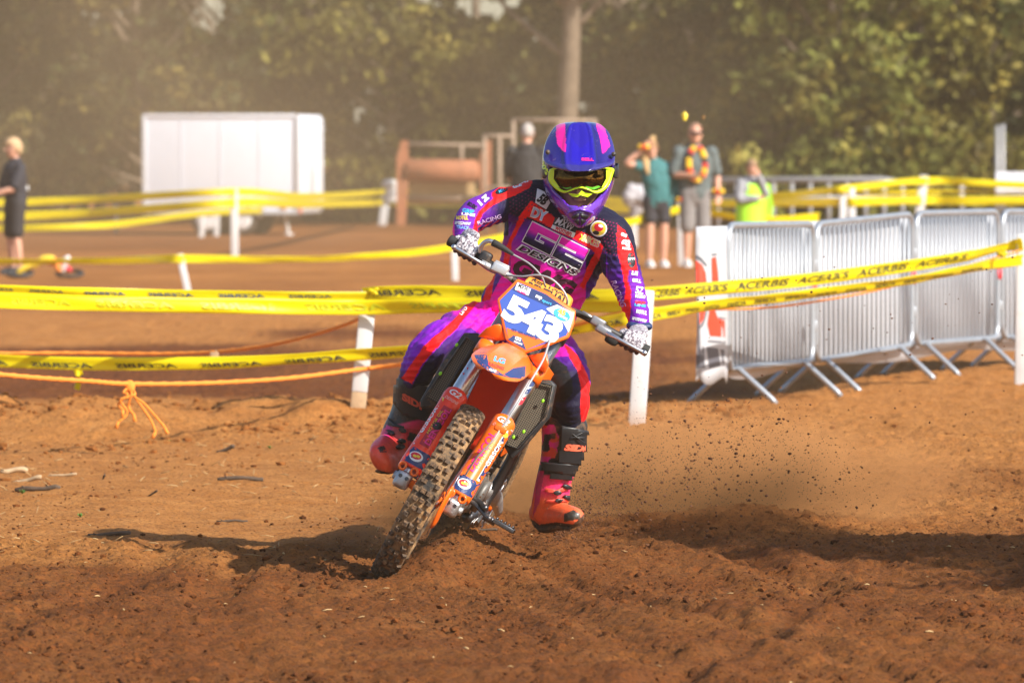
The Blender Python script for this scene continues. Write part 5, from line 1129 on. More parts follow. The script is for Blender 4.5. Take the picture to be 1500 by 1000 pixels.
# ------------------------------------------------------------------ crowd barriers
M_galv = mat('galvanised', (.36, .39, .43), .42, .55, var=.15, vs=9, dirt=.05)
BP = [G(1064, 593), G(1192, 574), G(1338, 558), G(1464, 546), G(1592, 536)]
bar_me = None
BL = ['galvanised crowd barrier carrying the printed banner end', 'galvanised crowd barrier next to the banner-end barrier', 'galvanised crowd barrier third from the banner end', 'galvanised crowd barrier beyond the last stake, fourth from the banner end']
for i in range(4):
    a, b = BP[i].copy(), BP[i + 1].copy(); d = (b - a).normalized(); a += d * .04; b -= d * .04
    za, zb = hz(a.x, a.y), hz(b.x, b.y); a.z, b.z = za, zb; d = (b - a); L_ = d.length; d.normalize(); nrm = Vector((d.y, -d.x, 0)).normalized()
    e = empty('crowd_barrier', tuple((a + b) / 2), BL[i], 'barrier', 'crowd barriers in a row')
    zl, zh, r_ = .20, 1.06, .10
    def fp(u, z): return a + d * u + Vector((0, 0, z))
    loop = []
    for cu, cz, a0 in ((L_ - r_, zh - r_, 0), (r_, zh - r_, 90), (r_, zl + r_, 180), (L_ - r_, zl + r_, 270)):
        for k in range(7): t = R_(a0 + 15 * k); loop.append(fp(cu + r_ * math.cos(t), cz + r_ * math.sin(t)))
    loop.append(loop[0]); loop.append(loop[1]); MB().tube(loop, .021, n=12, cap=False, ref=tuple(nrm)).build('frame_tube', M_galv, e)
    nb = 20; proto = MB().tube([Vector((0, 0, zl)), Vector((0, 0, zh))], .0085, n=8).me()
    for k in range(nb):
        u = .07 + (L_ - .14) * k / (nb - 1); p = fp(u, 0); o = obj('upright_bar', proto if k == 0 else pm, M_galv, e); pm = o.data; o.location = p
    for u in (.10, L_ - .34):
        p = fp(u, 0); ft = MB(); top = p + Vector((0, 0, zl)); ft.tube([p + nrm * .27 + Vector((0, 0, -.01)), p + nrm * .245 + Vector((0, 0, .02)), top + nrm * .04, top - nrm * .04, p - nrm * .245 + Vector((0, 0, .02)), p - nrm * .27 + Vector((0, 0, -.01))], .018, n=10)
        ft.build('foot', M_galv, e)
    for z in (.42, .80): MB().box(fp(L_ + .02, z), (.05, .05, .07), bev=.01).build('hook', M_galv, e)
    MB().tube([fp(L_ + .005, .60), fp(L_ + .005, .68)], .026, n=10).build('red_band', M_redp, e)
# banner tied along the back of the barriers, wrapped round the free end
def banner_mat():
    return mat('banner_vinyl', (.45, .46, .49), .5, var=.05, vs=4, bump=.15, bs=8, dirt=.05)
p0 = BP[0]; e0 = W(1020, 400, p0.y - .45)
bq = [Vector((e0.x, p0.y - .35, 0)), Vector((e0.x + .06, p0.y - .33, 0)), Vector((p0.x - .02, p0.y - .12, 0)), Vector((p0.x + .005, p0.y + .03, 0))]
base = BP[0]; d = (BP[4] - BP[0]).normalized(); nr = Vector((d.y, -d.x, 0)).normalized()
bq += [BP[0] + d * .3 - nr * .06, BP[1] - nr * .07, BP[2] - nr * .07, BP[3] - nr * .07, BP[4] - nr * .07]
D = catmull([(p.x, p.y) for p in bq], 8); rows = []
for j in range(13):
    v = j / 12; row = []
    for k, q_ in enumerate(D):
        zt, zb = 1.07, .15 + .02 * math.sin(k * .5); z = zb + (zt - zb) * v; w_ = .012 * math.sin(k * .55 + j * .4) * (1 - abs(2 * v - 1)); row.append(Vector((q_[0] + w_, q_[1] + w_, z)))
    rows.append(row)
bme = solid(MB().grid(rows).me(), .002); bo = obj('banner', bme, banner_mat()); tag(bo, 'white vinyl banner with red shapes wrapped round the barrier row', 'banner'); bv = bvh_of(bme)
M_bred = mat('banner_red', (.75, .055, .025), .5, var=.05); M_bgrey = mat('banner_grey', (.10, .10, .12), .5, var=.08)
for P, m in (([(1019, 381), (1029, 388), (1034, 400), (1036, 420), (1018, 420)], M_bred), ([(1042, 378), (1049, 376), (1052, 400), (1053, 420), (1043, 422)], M_bred), ([(1016, 455), (1034, 452), (1030, 468), (1022, 480), (1016, 484)], M_bred),
             ([(1040, 450), (1046, 450), (1052, 466), (1062, 470), (1062, 494), (1040, 492), (1036, 474)], M_bred), ([(1018, 372), (1028, 378), (1036, 388), (1035, 391), (1027, 383), (1018, 376)], M_bgrey), ([(1042, 372), (1050, 371), (1050, 374), (1043, 375)], M_bgrey),
             ([(1053, 464), (1063, 466), (1063, 468), (1053, 467)], M_bgrey), ([(1037, 498), (1063, 500), (1063, 503), (1037, 501)], M_bgrey), ([(1015, 488), (1028, 474), (1034, 456), (1036, 458), (1030, 477), (1016, 491)], M_bgrey), ([(1016, 510), (1031, 507), (1033, 539), (1017, 539)], M_bgrey), ([(1035, 508), (1052, 510), (1056, 536), (1039, 540)], M_bgrey), ([(1055, 511), (1061, 512), (1064, 536), (1059, 536)], M_bgrey)):
    print_poly(P, bv, m, bo, 'banner_print', off=.003, cell=5)
# ------------------------------------------------------------------ trailer
M_twhite = mat('trailer_white', (.72, .77, .86), .4, var=.04, vs=2, dirt=.02, dcol=(.5, .42, .33), ds=2.5)
M_trim = mat('trailer_trim', (.58, .60, .63), .4, .3, var=.1)
tg = G(437, 345); tr = empty('box_trailer', (tg.x, tg.y, 0), 'white box trailer with closed rear doors on two axles', 'trailer'); TY = R_(8.5)
tr.matrix_basis = Matrix.Translation((tg.x, tg.y, 0)) @ Matrix.Rotation(-TY, 4, 'Z')
TL, TW_, Z0, Z1 = 2.66, 2.25, .36, 2.03
MB().box((-TL / 2, TW_ / 2, (Z0 + Z1) / 2), (TL, TW_, Z1 - Z0), bev=.03).build('body', M_twhite, tr, True, True)
for x in (-.02, -TL + .02): MB().box((x, -.012, (Z0 + Z1) / 2), (.07, .03, Z1 - Z0 + .01), bev=.008).build('corner_trim', M_trim, tr, True, True)
MB().box((-TL / 2, -.012, Z1 - .02), (TL - .09, .03, .06), bev=.008).build('roof_trim', M_twhite, tr, True, True)
MB().box((-TL / 2, -.012, Z0 + .03), (TL - .09, .03, .08), bev=.008).build('sill_trim', M_trim, tr, True, True)
for k in (0, 1):
    dr = MB().box((.018, TW_ * (.25 + .5 * k), (Z0 + Z1) / 2), (.03, TW_ * .47, Z1 - Z0 - .12), bev=.008).build('rear_door', M_twhite, tr, True, True)
    for z in (.6, 1.2, 1.8): MB().box((.04, TW_ * (.04 if k == 0 else .96), z), (.02, .08, .06)).build('hinge', M_trim, dr, False, True)
    MB().tube([(.045, TW_ * (.46 + .08 * k), .5), (.045, TW_ * (.46 + .08 * k), 1.9)], .012, n=8).build('lock_rod', M_trim, dr, True, True)
M_ttyre = mat('trailer_tyre', (.03, .03, .03), .8, var=.2, dirt=.3, dcol=(.35, .22, .12)); M_rimw = mat('trailer_rim', (.72, .72, .72), .45, var=.1)
for x in (-1.58, -.98):
    w_ = MB().tube([(x, y, .26) for y in (.02, .035, .15, .17)], [.22, .26, .26, .22], n=24, ref=(0, 0, 1)).build('wheel', M_ttyre, tr, True, True)
    MB().tube([(x, y, .26) for y in (.005, .012, .03)], [.10, .17, .18], n=20, ref=(0, 0, 1)).build('rim', M_rimw, w_, True, True)
    MB().tube([(x, y, .26) for y in (1.58, 1.60, 1.72, 1.73)], [.22, .26, .26, .22], n=24, ref=(0, 0, 1)).build('wheel', M_ttyre, tr, True, True)
MB().tube([(-TL, TW_ / 2, .40), (-TL - .9, TW_ / 2, .40)], .04, n=8, ref=(0, 0, 1)).tube([(-TL - .7, TW_ / 2, .0), (-TL - .7, TW_ / 2, .5)], .03, n=8).build('drawbar', M_trim, tr, True, True)
for x in (-.66, -1.33, -2.0): MB().box((x, -.003, (Z0 + Z1) / 2), (.012, .012, Z1 - Z0 - .14)).build('panel_seam', M_twhite, tr, False, True)
rows = [[Vector((-1.28 + .62 * math.cos(a), y, .30 + .28 * math.sin(a))) for y in (-.02, .09, .20)] for a in [math.pi * k / 12 for k in range(13)]]
obj('wheel_arch', solid(MB().grid(rows).me(), .012), M_trim, tr, True, True)
for x in (-.25, -2.4): MB().box((x, -.03, Z0 + .10), (.10, .02, .05), bev=.006).build('side_marker', mat('amber_lens', (.75, .25, .02), .4), tr, True, True)
MB().box((.02, .08, .42), (.04, .12, .10), bev=.01).build('tail_light', mat('tail_lens', (.7, .12, .02), .4), tr, True, True)
MB().tube([(-.28, .3, .36), (-.22, .3, .0)], .03, n=8).box((-.22, .3, .015), (.14, .14, .03)).build('prop_stand', M_rimw, tr, True, True)
# ------------------------------------------------------------------ rusty implement, gate frames, railing, board
M_rust = mat('rusty_orange', (.33, .12, .055), .8, var=.35, vs=6, dirt=.3, dcol=(.25, .13, .08), ds=4)
M_rustp = mat('faded_frame', (.30, .22, .16), .8, var=.3, vs=5)
Ym = 116; mg = W(650, 300, Ym); mc = empty('farm_roller', (mg.x, Ym, 0), 'rusty orange farm roller standing below the trees', 'machine')
def wt(px, py, dy=0): return W(px, py, Ym + dy)
MB().tube([wt(592, 249), wt(596, 249), wt(698, 251), wt(702, 251)], [.12, .20, .20, .12], n=24, ref=(0, 0, 1)).build('drum', M_rust, mc)
for x in (586, 708):
    MB().prism([wt(x - 5, 232, -.1), wt(x + 2, 206, -.1), wt(x + 12, 206, -.1), wt(x + 12, 270, -.1), wt(x + 8, 330, -.1), wt(x - 5, 330, -.1)], (0, .06, 0)).build('side_plate', M_rust, mc, False)
MB().tube([wt(590, 211, .25), wt(710, 213, .25)], .03, n=8, ref=(0, 0, 1)).tube([wt(590, 290, .2), wt(710, 290, .2)], .045, n=8, ref=(0, 0, 1)).tube([wt(676, 212, .25), wt(676, 246, .25)], .035, n=8).build('cross_bar', M_rustp, mc)
MB().prism([wt(600, 262, .3), wt(695, 264, .3), wt(700, 300, .3), wt(598, 300, .3)], (0, .04, 0)).build('scraper', mat('tan_sheet', (.45, .30, .14), .8, var=.2), mc, False)
def gate(pxs, top, Y, lab, brace=None):
    g = W(pxs[0], 300, Y); e = empty('gate_frame', (g.x, Y, 0), lab, 'frame'); r = .034
    for x in pxs: MB().tube([Vector((W(x, top, Y).x, Y, 0)), W(x, top, Y)], r, n=8).build('post', M_rustp, e)
    MB().tube([W(pxs[0] - 2, top, Y), W(pxs[-1] + 2, top + 1, Y)], r, n=8, ref=(0, 0, 1)).build('top_rail', M_rustp, e)
    MB().tube([W(pxs[0], 275, Y), W(pxs[-1], 275, Y)], r * .8, n=8, ref=(0, 0, 1)).build('bottom_rail', M_rustp, e)
    if brace: MB().tube([W(*brace[0], Y), W(*brace[1], Y)], r * .8, n=8).build('brace', M_rustp, e)
gate([710, 732, 752], 199, 112, 'low pale metal frame between the rusty machine and the man in black')
gate([752, 830, 872], 176, 114, 'taller pale metal frame behind the man in black', ((800, 200), (826, 178)))
M_rail = mat('railing', (.32, .32, .32), .5, .3, var=.1)
Yr = 104; rg0 = W(1180, 300, Yr); rl = empty('railing', (rg0.x, Yr, 0), 'pale metal railing standing at the foot of the hedge', 'railing')
MB().tube([W(1040, 264, Yr), W(1290, 263, Yr), W(1330, 270, Yr)], .05, n=8, ref=(0, 0, 1)).build('top_rail', M_rail, rl); MB().tube([W(1040, 290, Yr), W(1330, 290, Yr)], .035, n=8, ref=(0, 0, 1)).build('bottom_rail', M_rail, rl)
for k in range(11):
    p = W(1052 + 27 * k, 263, Yr); MB().tube([Vector((p.x, p.y, 0)), p], .035, n=8).build('post', M_rail, rl)
Yw = 100; bx_ = W(1500, 285, Yw); we = empty('white_board', (bx_.x, Yw, 0), 'white board with a tall grey post at the hedge end', 'board')
MB().prism([W(1459, 252, Yw), W(1560, 252, Yw), W(1560, 286, Yw), W(1459, 284, Yw)], (0, .05, 0)).build('panel', M_twhite, we, False)
for x, h in ((1461, 184), (1469, 182), (1540, 250)): p = W(x, h, Yw + .08); MB().tube([Vector((p.x, p.y, 0)), p], .035, n=8).build('post', M_rail, we)
# ------------------------------------------------------------------ onlookers
def figure(px_foot, py_foot, H, facing, lab, skin, spec, hair=(.10, .06, .035), gp_='onlookers behind the tape', base=None, hair_len=0.0, sit=False):
    """spec: dict of poses in metres for a 1.75 m figure: arms = [(shoulder side, elbow, wrist)...]"""
    g = base or G(px_foot, py_foot); k = H / 1.75; e = empty('person', (g.x, g.y, 0), lab, 'person', None)
    T = Matrix.Translation((g.x, g.y, 0)) @ Matrix.Rotation(R_(facing), 4, 'Z') @ Matrix.Scale(k, 4)
    V_ = lambda *a: T @ Vector(a)
    fat = spec.get('fat', 1.0); ref = tuple((T.to_3x3() @ Vector((0, 1, 0))).normalized())
    def tb(mb, P, R, grow=0.0): mb.tube([V_(*p) for p in P], [((a[0] * k + grow, a[1] * k + grow) if isinstance(a, tuple) else a * k + grow) for a in R], n=14, sub=3, ref=ref, round_cap=True)
    legs = spec.get('legs') or [[(-.09, 0, .92), (-.10, -.02, .50), (-.10, .02, .10)], [(.09, 0, .92), (.10, -.02, .50), (.10, .02, .10)]]
    tors = spec.get('torso') or [(0, .01, .90), (0, .01, 1.05), (0, 0, 1.22), (0, .0, 1.38), (0, .01, 1.46)]
    tr_ = [(.165 * fat, .11 * fat), (.155 * fat, .115 * fat), (.17 * fat, .115 * fat), (.175, .10), (.10, .07)]
    hd = spec.get('head') or (0, -.03, 1.63); top = tors[-1]
    arms = spec['arms']
    mb = MB(); tb(mb, tors, [(a * .93, b * .93) for a, b in tr_]); tb(mb, [top, ((top[0] + hd[0]) / 2, (top[1] + hd[1]) / 2 + .01, (top[2] + hd[2]) / 2)], [.058, .052])
    mb.ell(V_(*hd), (.075 * k, .095 * k, .115 * k), 16, 12); mb.ell(V_(hd[0], hd[1] - .02, hd[2] - .06), (.055 * k, .07 * k, .06 * k)); mb.ell(V_(hd[0], hd[1] - .105, hd[2] - .01), (.016 * k, .02 * k, .026 * k), 8, 6)
    for s_ in (-1, 1): mb.ell(V_(hd[0] + s_ * .078, hd[1] + .01, hd[2] - .01), (.012 * k, .02 * k, .032 * k), 8, 6)
    for sh, el, wr in arms:
        tb(mb, [sh, ((sh[0] + el[0]) / 2, (sh[1] + el[1]) / 2, (sh[2] + el[2]) / 2), el, ((wr[0] + el[0]) / 2, (wr[1] + el[1]) / 2, (wr[2] + el[2]) / 2), wr], [.055, .047, .040, .038, .027])
        dv = (Vector(wr) - Vector(el)).normalized(); hc = Vector(wr) + dv * .05; tb(mb, [wr, hc], [.028, (.040, .022)])
        sv = dv.cross(Vector((0, 1, 0))); sv = sv.normalized() if sv.length > .1 else Vector((1, 0, 0))
        for f in range(4): b0 = hc + sv * (-.03 + .02 * f); tb(mb, [tuple(b0), tuple(b0 + dv * .045 + Vector((0, -.008, 0))), tuple(b0 + dv * (.075 - .008 * abs(f - 1)) + Vector((0, -.02, 0)))], [.010, .009, .008])
        tb(mb, [tuple(Vector(wr) + dv * .02 + sv * .02), tuple(Vector(wr) + dv * .05 + sv * .052)], [.012, .010])
    for L in legs:
        a, b, c = [Vector(q) for q in L]; tb(mb, [tuple(a), tuple(a.lerp(b, .5)), tuple(b), tuple(b.lerp(c, .4)), tuple(c)], [.085 * fat, .075, .055, .058, .038]); tb(mb, [(c.x, c.y + .03, c.z - .04), (c.x, c.y - .10, c.z - .07)], [.04, .035])
    obj('body', remesh(mb.me(), .010 * k, 2), mat('skin_' + str(skin), skin, .55, var=.1, vs=20), e)
    # garments
    sh_ = spec['shirt']; mb = MB(); tb(mb, tors[:-1] + [(top[0], top[1], top[2] - .02)], [(a * 1.06, b * 1.08) for a, b in tr_], .012)
    for i_, (s_, el, wr) in enumerate(arms):
        f = spec.get('sleeve', .6)
        f = f[i_] if isinstance(f, (list, tuple)) else f
        if f <= 1: q_ = Vector(s_).lerp(Vector(el), f); tb(mb, [s_, tuple(Vector(s_).lerp(q_, .5)), tuple(q_)], [.07, .066, .062], .010)
        else: tb(mb, [s_, tuple(Vector(s_).lerp(Vector(el), .5)), el, tuple(Vector(el).lerp(Vector(wr), .5)), tuple(Vector(el).lerp(Vector(wr), .95))], [.066, .058, .052, .047, .038], .010)
    sm = remesh(mb.me(), .012 * k, 3); folds2(sm, .012); shirt = obj('shirt', sm, mat('cloth_%.2f_%.2f_%.2f' % sh_, sh_, .8, var=.12, vs=12, bump=.3, bs=30), e)
    bt, ln = spec['bottom'], spec.get('bottom_len', .45); mb = MB(); tb(mb, [(tors[0][0], tors[0][1], tors[0][2] + .10), tors[0], (tors[0][0], tors[0][1], tors[0][2] - .04)], [(.155 * fat, .11 * fat), (.165 * fat, .115 * fat), (.15 * fat, .11 * fat)], .014)
    for L in legs:
        a, b, c = [Vector(q) for q in L]; q_ = a.lerp(b, min(1, ln * 2)) if ln <= .5 else b.lerp(c, ln * 2 - 1)
        P = [tuple(a), tuple(a.lerp(b, .6 * min(1, ln * 2)))] + ([tuple(b)] if ln > .5 else []) + [tuple(q_)]; tb(mb, P, [.092 * fat, .086] + ([.072] if ln > .5 else []) + [.085 if ln <= .5 else .06], .012)
    obj('shorts' if ln <= .55 else 'trousers', remesh(mb.me(), .012 * k, 3), mat('cloth_%.2f_%.2f_%.2f' % bt, bt, .85, var=.12, vs=12, bump=.3, bs=30), e)
    for L in legs:
        c = Vector(L[2]); mb = MB(); tb(mb, [(c.x, c.y + .05, .045 + c.z - .10), (c.x, c.y - .04, .05 + c.z - .10), (c.x, c.y - .15, .038 + c.z - .10)], [(.045, .045), (.045, .05), (.042, .036)]); mb.box((0, 0, 0), (.09 * k, .27 * k, .022 * k), Matrix.Translation(V_(c.x, c.y - .05, .012 + c.z - .10)) @ Matrix.Rotation(R_(facing), 4, 'Z'), bev=.008)
        obj('shoe', mb.me(), mat('shoe_%.2f_%.2f_%.2f' % spec['shoe'], spec['shoe'], .6, var=.1), e)
    # hair cap with an uneven edge
    mb = MB(); n0 = len(mb.v); mb.ell((0, 0, 0), (1, 1, 1), 22, 14); hc_ = spec.get('hair_cut', -.15); keep = []
    for f in mb.f:
        cz = sum(mb.v[i][2] for i in f) / len(f); cy_ = sum(mb.v[i][1] for i in f) / len(f)
        if cz > hc_ + (.42 if cy_ < -.35 else 0) - (.5 if cy_ > .3 else 0): keep.append(f)
    mb.f = keep; mb.mi = [0] * len(keep); hv_ = spec.get('hair_vol', 1.12)
    mb.v = [tuple(V_(hd[0] + v[0] * .079 * hv_ * (1 + .10 * random.uniform(-1, 1)), hd[1] + .008 + v[1] * .099 * hv_ * (1 + .08 * random.uniform(-1, 1)), hd[2] + .012 + v[2] * .112 * hv_ * (1 + .06 * random.uniform(-1, 1)))) for v in mb.v]
    obj('hair', solid(mb.me(), .012 * k, 0), mat('hair_%.2f_%.2f' % hair[:2], hair, .7, var=.3, vs=60, bump=.6, bs=90), e)
    return e, V_
def folds2(me, amp):
    co = co_np(me); no = no_np(me); set_co(me, co + no * ((vnoise3(co, 8, 61) - .5) * amp * 1.6 + (vnoise3(co, 20, 62) - .5) * amp)[:, None])
SK = (.60, .32, .22)
# boy in dark clothes, side on, facing off to the tape
e, V_ = figure(22, 402, 1.60, -62, 'blond boy in dark shirt and shorts standing by the tape', SK, dict(arms=[((-.17, 0, 1.38), (-.22, -.06, 1.12), (-.12, -.26, 1.05)), ((.17, 0, 1.38), (.21, -.10, 1.12), (.10, -.30, 1.05))], shirt=(.030, .028, .036), bottom=(.028, .024, .026), bottom_len=.44, shoe=(.05, .05, .055), sleeve=.85, hair_vol=1.2, fat=1.05), hair=(.50, .33, .18))
print_ = MB().box((0, 0, 0), (.08, .01, .05), Matrix.Translation(V_(.0, .145, 1.12)), bev=.003).build('shirt_print', M_wht, e)
# man in black seen from behind
figure(772, 392, 1.80, 170, 'grey-haired man in black seen from behind near the frames', SK, dict(arms=[((-.19, 0, 1.40), (-.24, -.04, 1.13), (-.16, -.20, .98)), ((.19, 0, 1.40), (.24, -.04, 1.13), (.16, -.20, .98))], shirt=(.030, .027, .027), bottom=(.04, .04, .05), bottom_len=.95, shoe=(.05, .04, .04), sleeve=.95, fat=1.12, hair_vol=1.03, hair_cut=.05), hair=(.38, .34, .31), base=W(772, 390, 84))
# woman in teal shading her eyes
e, V_ = figure(962, 391, 1.59, 12, 'woman in teal top shading her eyes with a raised arm', SK, dict(arms=[((-.20, 0, 1.38), (-.44, -.06, 1.44), (-.20, -.14, 1.66)), ((.16, 0, 1.38), (.27, .02, 1.13), (.33, -.10, .92))], torso=[(.03, .01, .90), (.03, .01, 1.05), (.01, 0, 1.22), (-.03, 0, 1.38), (-.05, .01, 1.46)], head=(-.09, -.04, 1.62), shirt=(.035, .16, .165), bottom=(.03, .03, .035), bottom_len=.30, shoe=(.75, .75, .75), sleeve=[.35, 1.6], fat=1.16, hair_vol=1.14), hair=(.36, .20, .09))
mb = MB(); mb.tube([V_(-.14, .02, 1.62), V_(-.17, -.04, 1.45), V_(-.15, -.12, 1.28)], [.04, .05, .02], n=10, sub=3).ell(V_(-.05, .06, 1.77), (.045, .045, .045), 10, 8); mb.build('hair', mat('hair_blonde', (.52, .33, .14), .7, var=.3, vs=40), e)
def garland(name, pts, e, r=.035):
    cols = [mat('petal_yellow', (.85, .55, .02), .7), mat('petal_red', (.65, .03, .02), .7), mat('petal_black', (.05, .02, .02), .7), mat('petal_orange', (.85, .20, .02), .7)]
    g_ = MB().tube(pts, .008, n=6).build(name, cols[1], e)
    for i in range(len(pts)):
        mb = MB()
        for k in range(7): a = k * .9; mb.ell(pts[i] + Vector((math.cos(a) * r * .55, -.01 + .01 * math.sin(a * 2), math.sin(a) * r * .55)), (r * .5, r * .4, r * .45), 6, 5)
        mb.build('flower', cols[(i * 5) % 4 if i % 3 else 0], g_)
garland('wrist_garland', [V_(.33 + .05 * math.cos(a), -.10 + .05 * math.sin(a), .93) for a in [k * .9 for k in range(8)]], e, .035)
garland('wrist_garland', [V_(-.22 + .05 * math.cos(a), -.14 + .05 * math.sin(a), 1.66) for a in [k * .9 for k in range(8)]], e, .035)
# man in grey with a flower garland
e, V_ = figure(1018, 391, 1.79, 8, 'bald man in grey shirt wearing a flower garland', (.60, .31, .21), dict(arms=[((-.20, 0, 1.41), (-.27, -.02, 1.14), (-.10, -.22, 1.12)), ((.20, 0, 1.41), (.28, .02, 1.12), (.27, -.08, .88))], shirt=(.10, .125, .125), bottom=(.21, .195, .19), bottom_len=.5, shoe=(.70, .70, .70), sleeve=.85, fat=1.15, hair_vol=1.02, hair_cut=.30), hair=(.45, .26, .18))
garland('garland', [V_(.0 + .10 * math.sin(t), -.135 - .035 * math.cos(t), 1.27 - .20 * math.cos(t)) for t in [math.pi * (-.86 + 1.72 * i / 17) for i in range(18)]], e, .042)
garland('wrist_garland', [V_(.27 + .05 * math.cos(a), -.08 + .05 * math.sin(a), .93) for a in [k * .9 for k in range(8)]], e, .035)
MB().tube([V_(-.07, -.125, 1.645), V_(-.03, -.145, 1.645), V_(.03, -.145, 1.645), V_(.07, -.125, 1.645)], [(.02, .006)] * 4, n=8).build('sunglasses', M_bprint, e)
# child in lime safety vest, hand at the mouth, sitting on a low rail behind the barriers
e, V_ = figure(1100, 395, 1.34, 20, 'child in grey hoodie and lime safety vest, hand at the mouth', SK, dict(arms=[((-.17, 0, 1.38), (-.24, -.10, 1.12), (.02, -.22, 1.15)), ((.17, 0, 1.38), (.20, -.16, 1.20), (.06, -.19, 1.50))], shirt=(.27, .27, .29), bottom=(.16, .17, .20), bottom_len=.95, shoe=(.1, .1, .1), sleeve=1.6, fat=1.12, hair_vol=1.14), hair=(.30, .18, .10))
M_hiv = mat('safety_lime', (.45, .90, .03), .6, var=.08); mb = MB(); mb.tube([V_(0, .01, .70), V_(0, .01, .95), V_(0, 0, 1.2), V_(0, 0, 1.38)], [(.19, .15), (.185, .14), (.175, .13), (.165, .11)], n=24, sub=3); obj('safety_vest', remesh(mb.me(), .012, 3), M_hiv, e)
vb = bvh_of(e.children[-1].data)
for P in ([(1083, 282), (1114, 282), (1114, 287), (1083, 287)], [(1106, 266), (1111, 266), (1114, 318), (1108, 318)]): print_poly(P, vb, mat('reflective_tape', (.55, .55, .58), .35), e.children[-1], 'reflective_band', off=.012, cell=3)
fl = W(1124, 300, 85); flg = MB(); q_ = [W(1118, 268, 84.4), W(1128, 270, 84.4), W(1133, 300, 84.3), W(1131, 321, 84.3), W(1120, 318, 84.3)]; flg.prism(q_, (0, .02, 0)); tag(flg.build('flag', M_hiv, None, False), 'folded lime marshal flag held by the child', 'flag')
# grey jacket bundled over a stake
jc = W(934, 290, STAKES['O'][1].y - .05); mb = MB()
for k in range(11): a = k * .63; mb.ell(jc + Vector((math.cos(a) * .13 * (k % 3) / 2, -.02 + .05 * math.sin(k), math.sin(a) * .15 * ((k + 1) % 3) / 2)), (.12, .09, .13), 12, 8)
mb.tube([jc + Vector((-.02, 0, -.1)), jc + Vector((-.05, 0, -.28))], [.07, .05], n=10, round_cap=True)
jm = remesh(mb.me(), .014, 3); folds2(jm, .035); tag(obj('jacket', jm, mat('grey_fleece', (.42, .41, .44), .9, var=.15, vs=15, bump=.5, bs=40)), 'light grey jacket bundled over a white stake by the woman', 'jacket')
# child's bike lying beside the boy
tb0 = G(64, 408); tbk = empty('toy_bike', (tb0.x, tb0.y, 0), 'small yellow and red bike lying on the dirt beside the boy', 'bicycle')
for dx in (-.28, .30): MB().tube([tb0 + Vector((dx + .15 * math.cos(t), .15 * math.sin(t) , .06 + .03 * math.sin(t))) for t in [k * 2 * math.pi / 20 for k in range(21)]], .022, n=8, ref=(0, 0, 1)).build('wheel', M_ttyre, tbk)
for a, b, m in (((-.28, .0, .08), (.0, .0, .20), M_yel), ((.0, .0, .20), (.30, 0, .10), M_redp), ((-.1, 0, .15), (.1, -.03, .24), M_yel), ((.1, -.02, .22), (.18, -.05, .10), mat('toy_orange', (.85, .25, .03), .5)), ((.22, 0, .1), (.28, -.04, .24), M_wht)):
    MB().tube([tb0 + Vector(a), tb0 + (Vector(a) + Vector(b)) / 2 + Vector((0, 0, .03)), tb0 + Vector(b)], [.032, .042, .028], n=10, sub=2, round_cap=True).build('frame_panel', m, tbk)
for px, py, Y, m, lab in ((1003, 170, 40, M_yel, 'yellow leaf drifting in the air above the garland man'), (1030, 172, 44, mat('brown_leaf', (.30, .15, .04), .8), 'small brown leaf drifting beside the yellow leaf')):
    c = W(px, py, Y); r = .030 if m is M_yel else .015; mb = MB(); mb.add([c + Vector((0, 0, r)), c + Vector((r * .7, .008, r * .2)), c + Vector((r * .3, 0, -r)), c + Vector((-r * .4, 0, -r * .8)), c + Vector((-r * .7, .008, r * .3)), c + Vector((0, -.008, 0))], [(0, 1, 5), (1, 2, 5), (2, 3, 5), (3, 4, 5), (4, 0, 5)])
    tag(obj('leaf', solid(mb.me(), .001), m, None, False), lab, 'leaf')
# ------------------------------------------------------------------ trees and hedge at the far edge
def leaf_mat(name):
    m = bpy.data.materials.new(name); m.use_nodes = True; nt = m.node_tree; N = nt.nodes; L = nt.links; b = N['Principled BSDF']; a = N.new('ShaderNodeAttribute'); a.attribute_name = 'Col'
    L.new(a.outputs['Color'], b.inputs['Base Color']); b.inputs['Roughness'].default_value = .6; b.inputs['Specular IOR Level'].default_value = .2
    t = N.new('ShaderNodeBsdfTranslucent'); L.new(a.outputs['Color'], t.inputs[0]); ms = N.new('ShaderNodeMixShader'); ms.inputs[0].default_value = .3; L.new(b.outputs[0], ms.inputs[1]); L.new(t.outputs[0], ms.inputs[2]); L.new(ms.outputs[0], N['Material Output'].inputs[0]); return m
M_leaf = leaf_mat('leaves'); M_bark = mat('bark', (.17, .125, .085), .9, var=.35, vs=5, bump=.7, bs=12)
GAPS = [(706, 12, 40, 22), (622, -2, 20, 12), (306, 20, 30, 34), (752, 2, 18, 12), (640, 6, 10, 8)]
def notgap(P):
    x, y = proj_np(P); k = np.ones(len(P), bool); nx_ = (vnoise2(x / 9, y / 9, 7) - .5) * 1.1
    for a, b, rx, ry in GAPS: k &= ((x - a) / rx) ** 2 + ((y - b) / ry) ** 2 + nx_ > .8
    return k
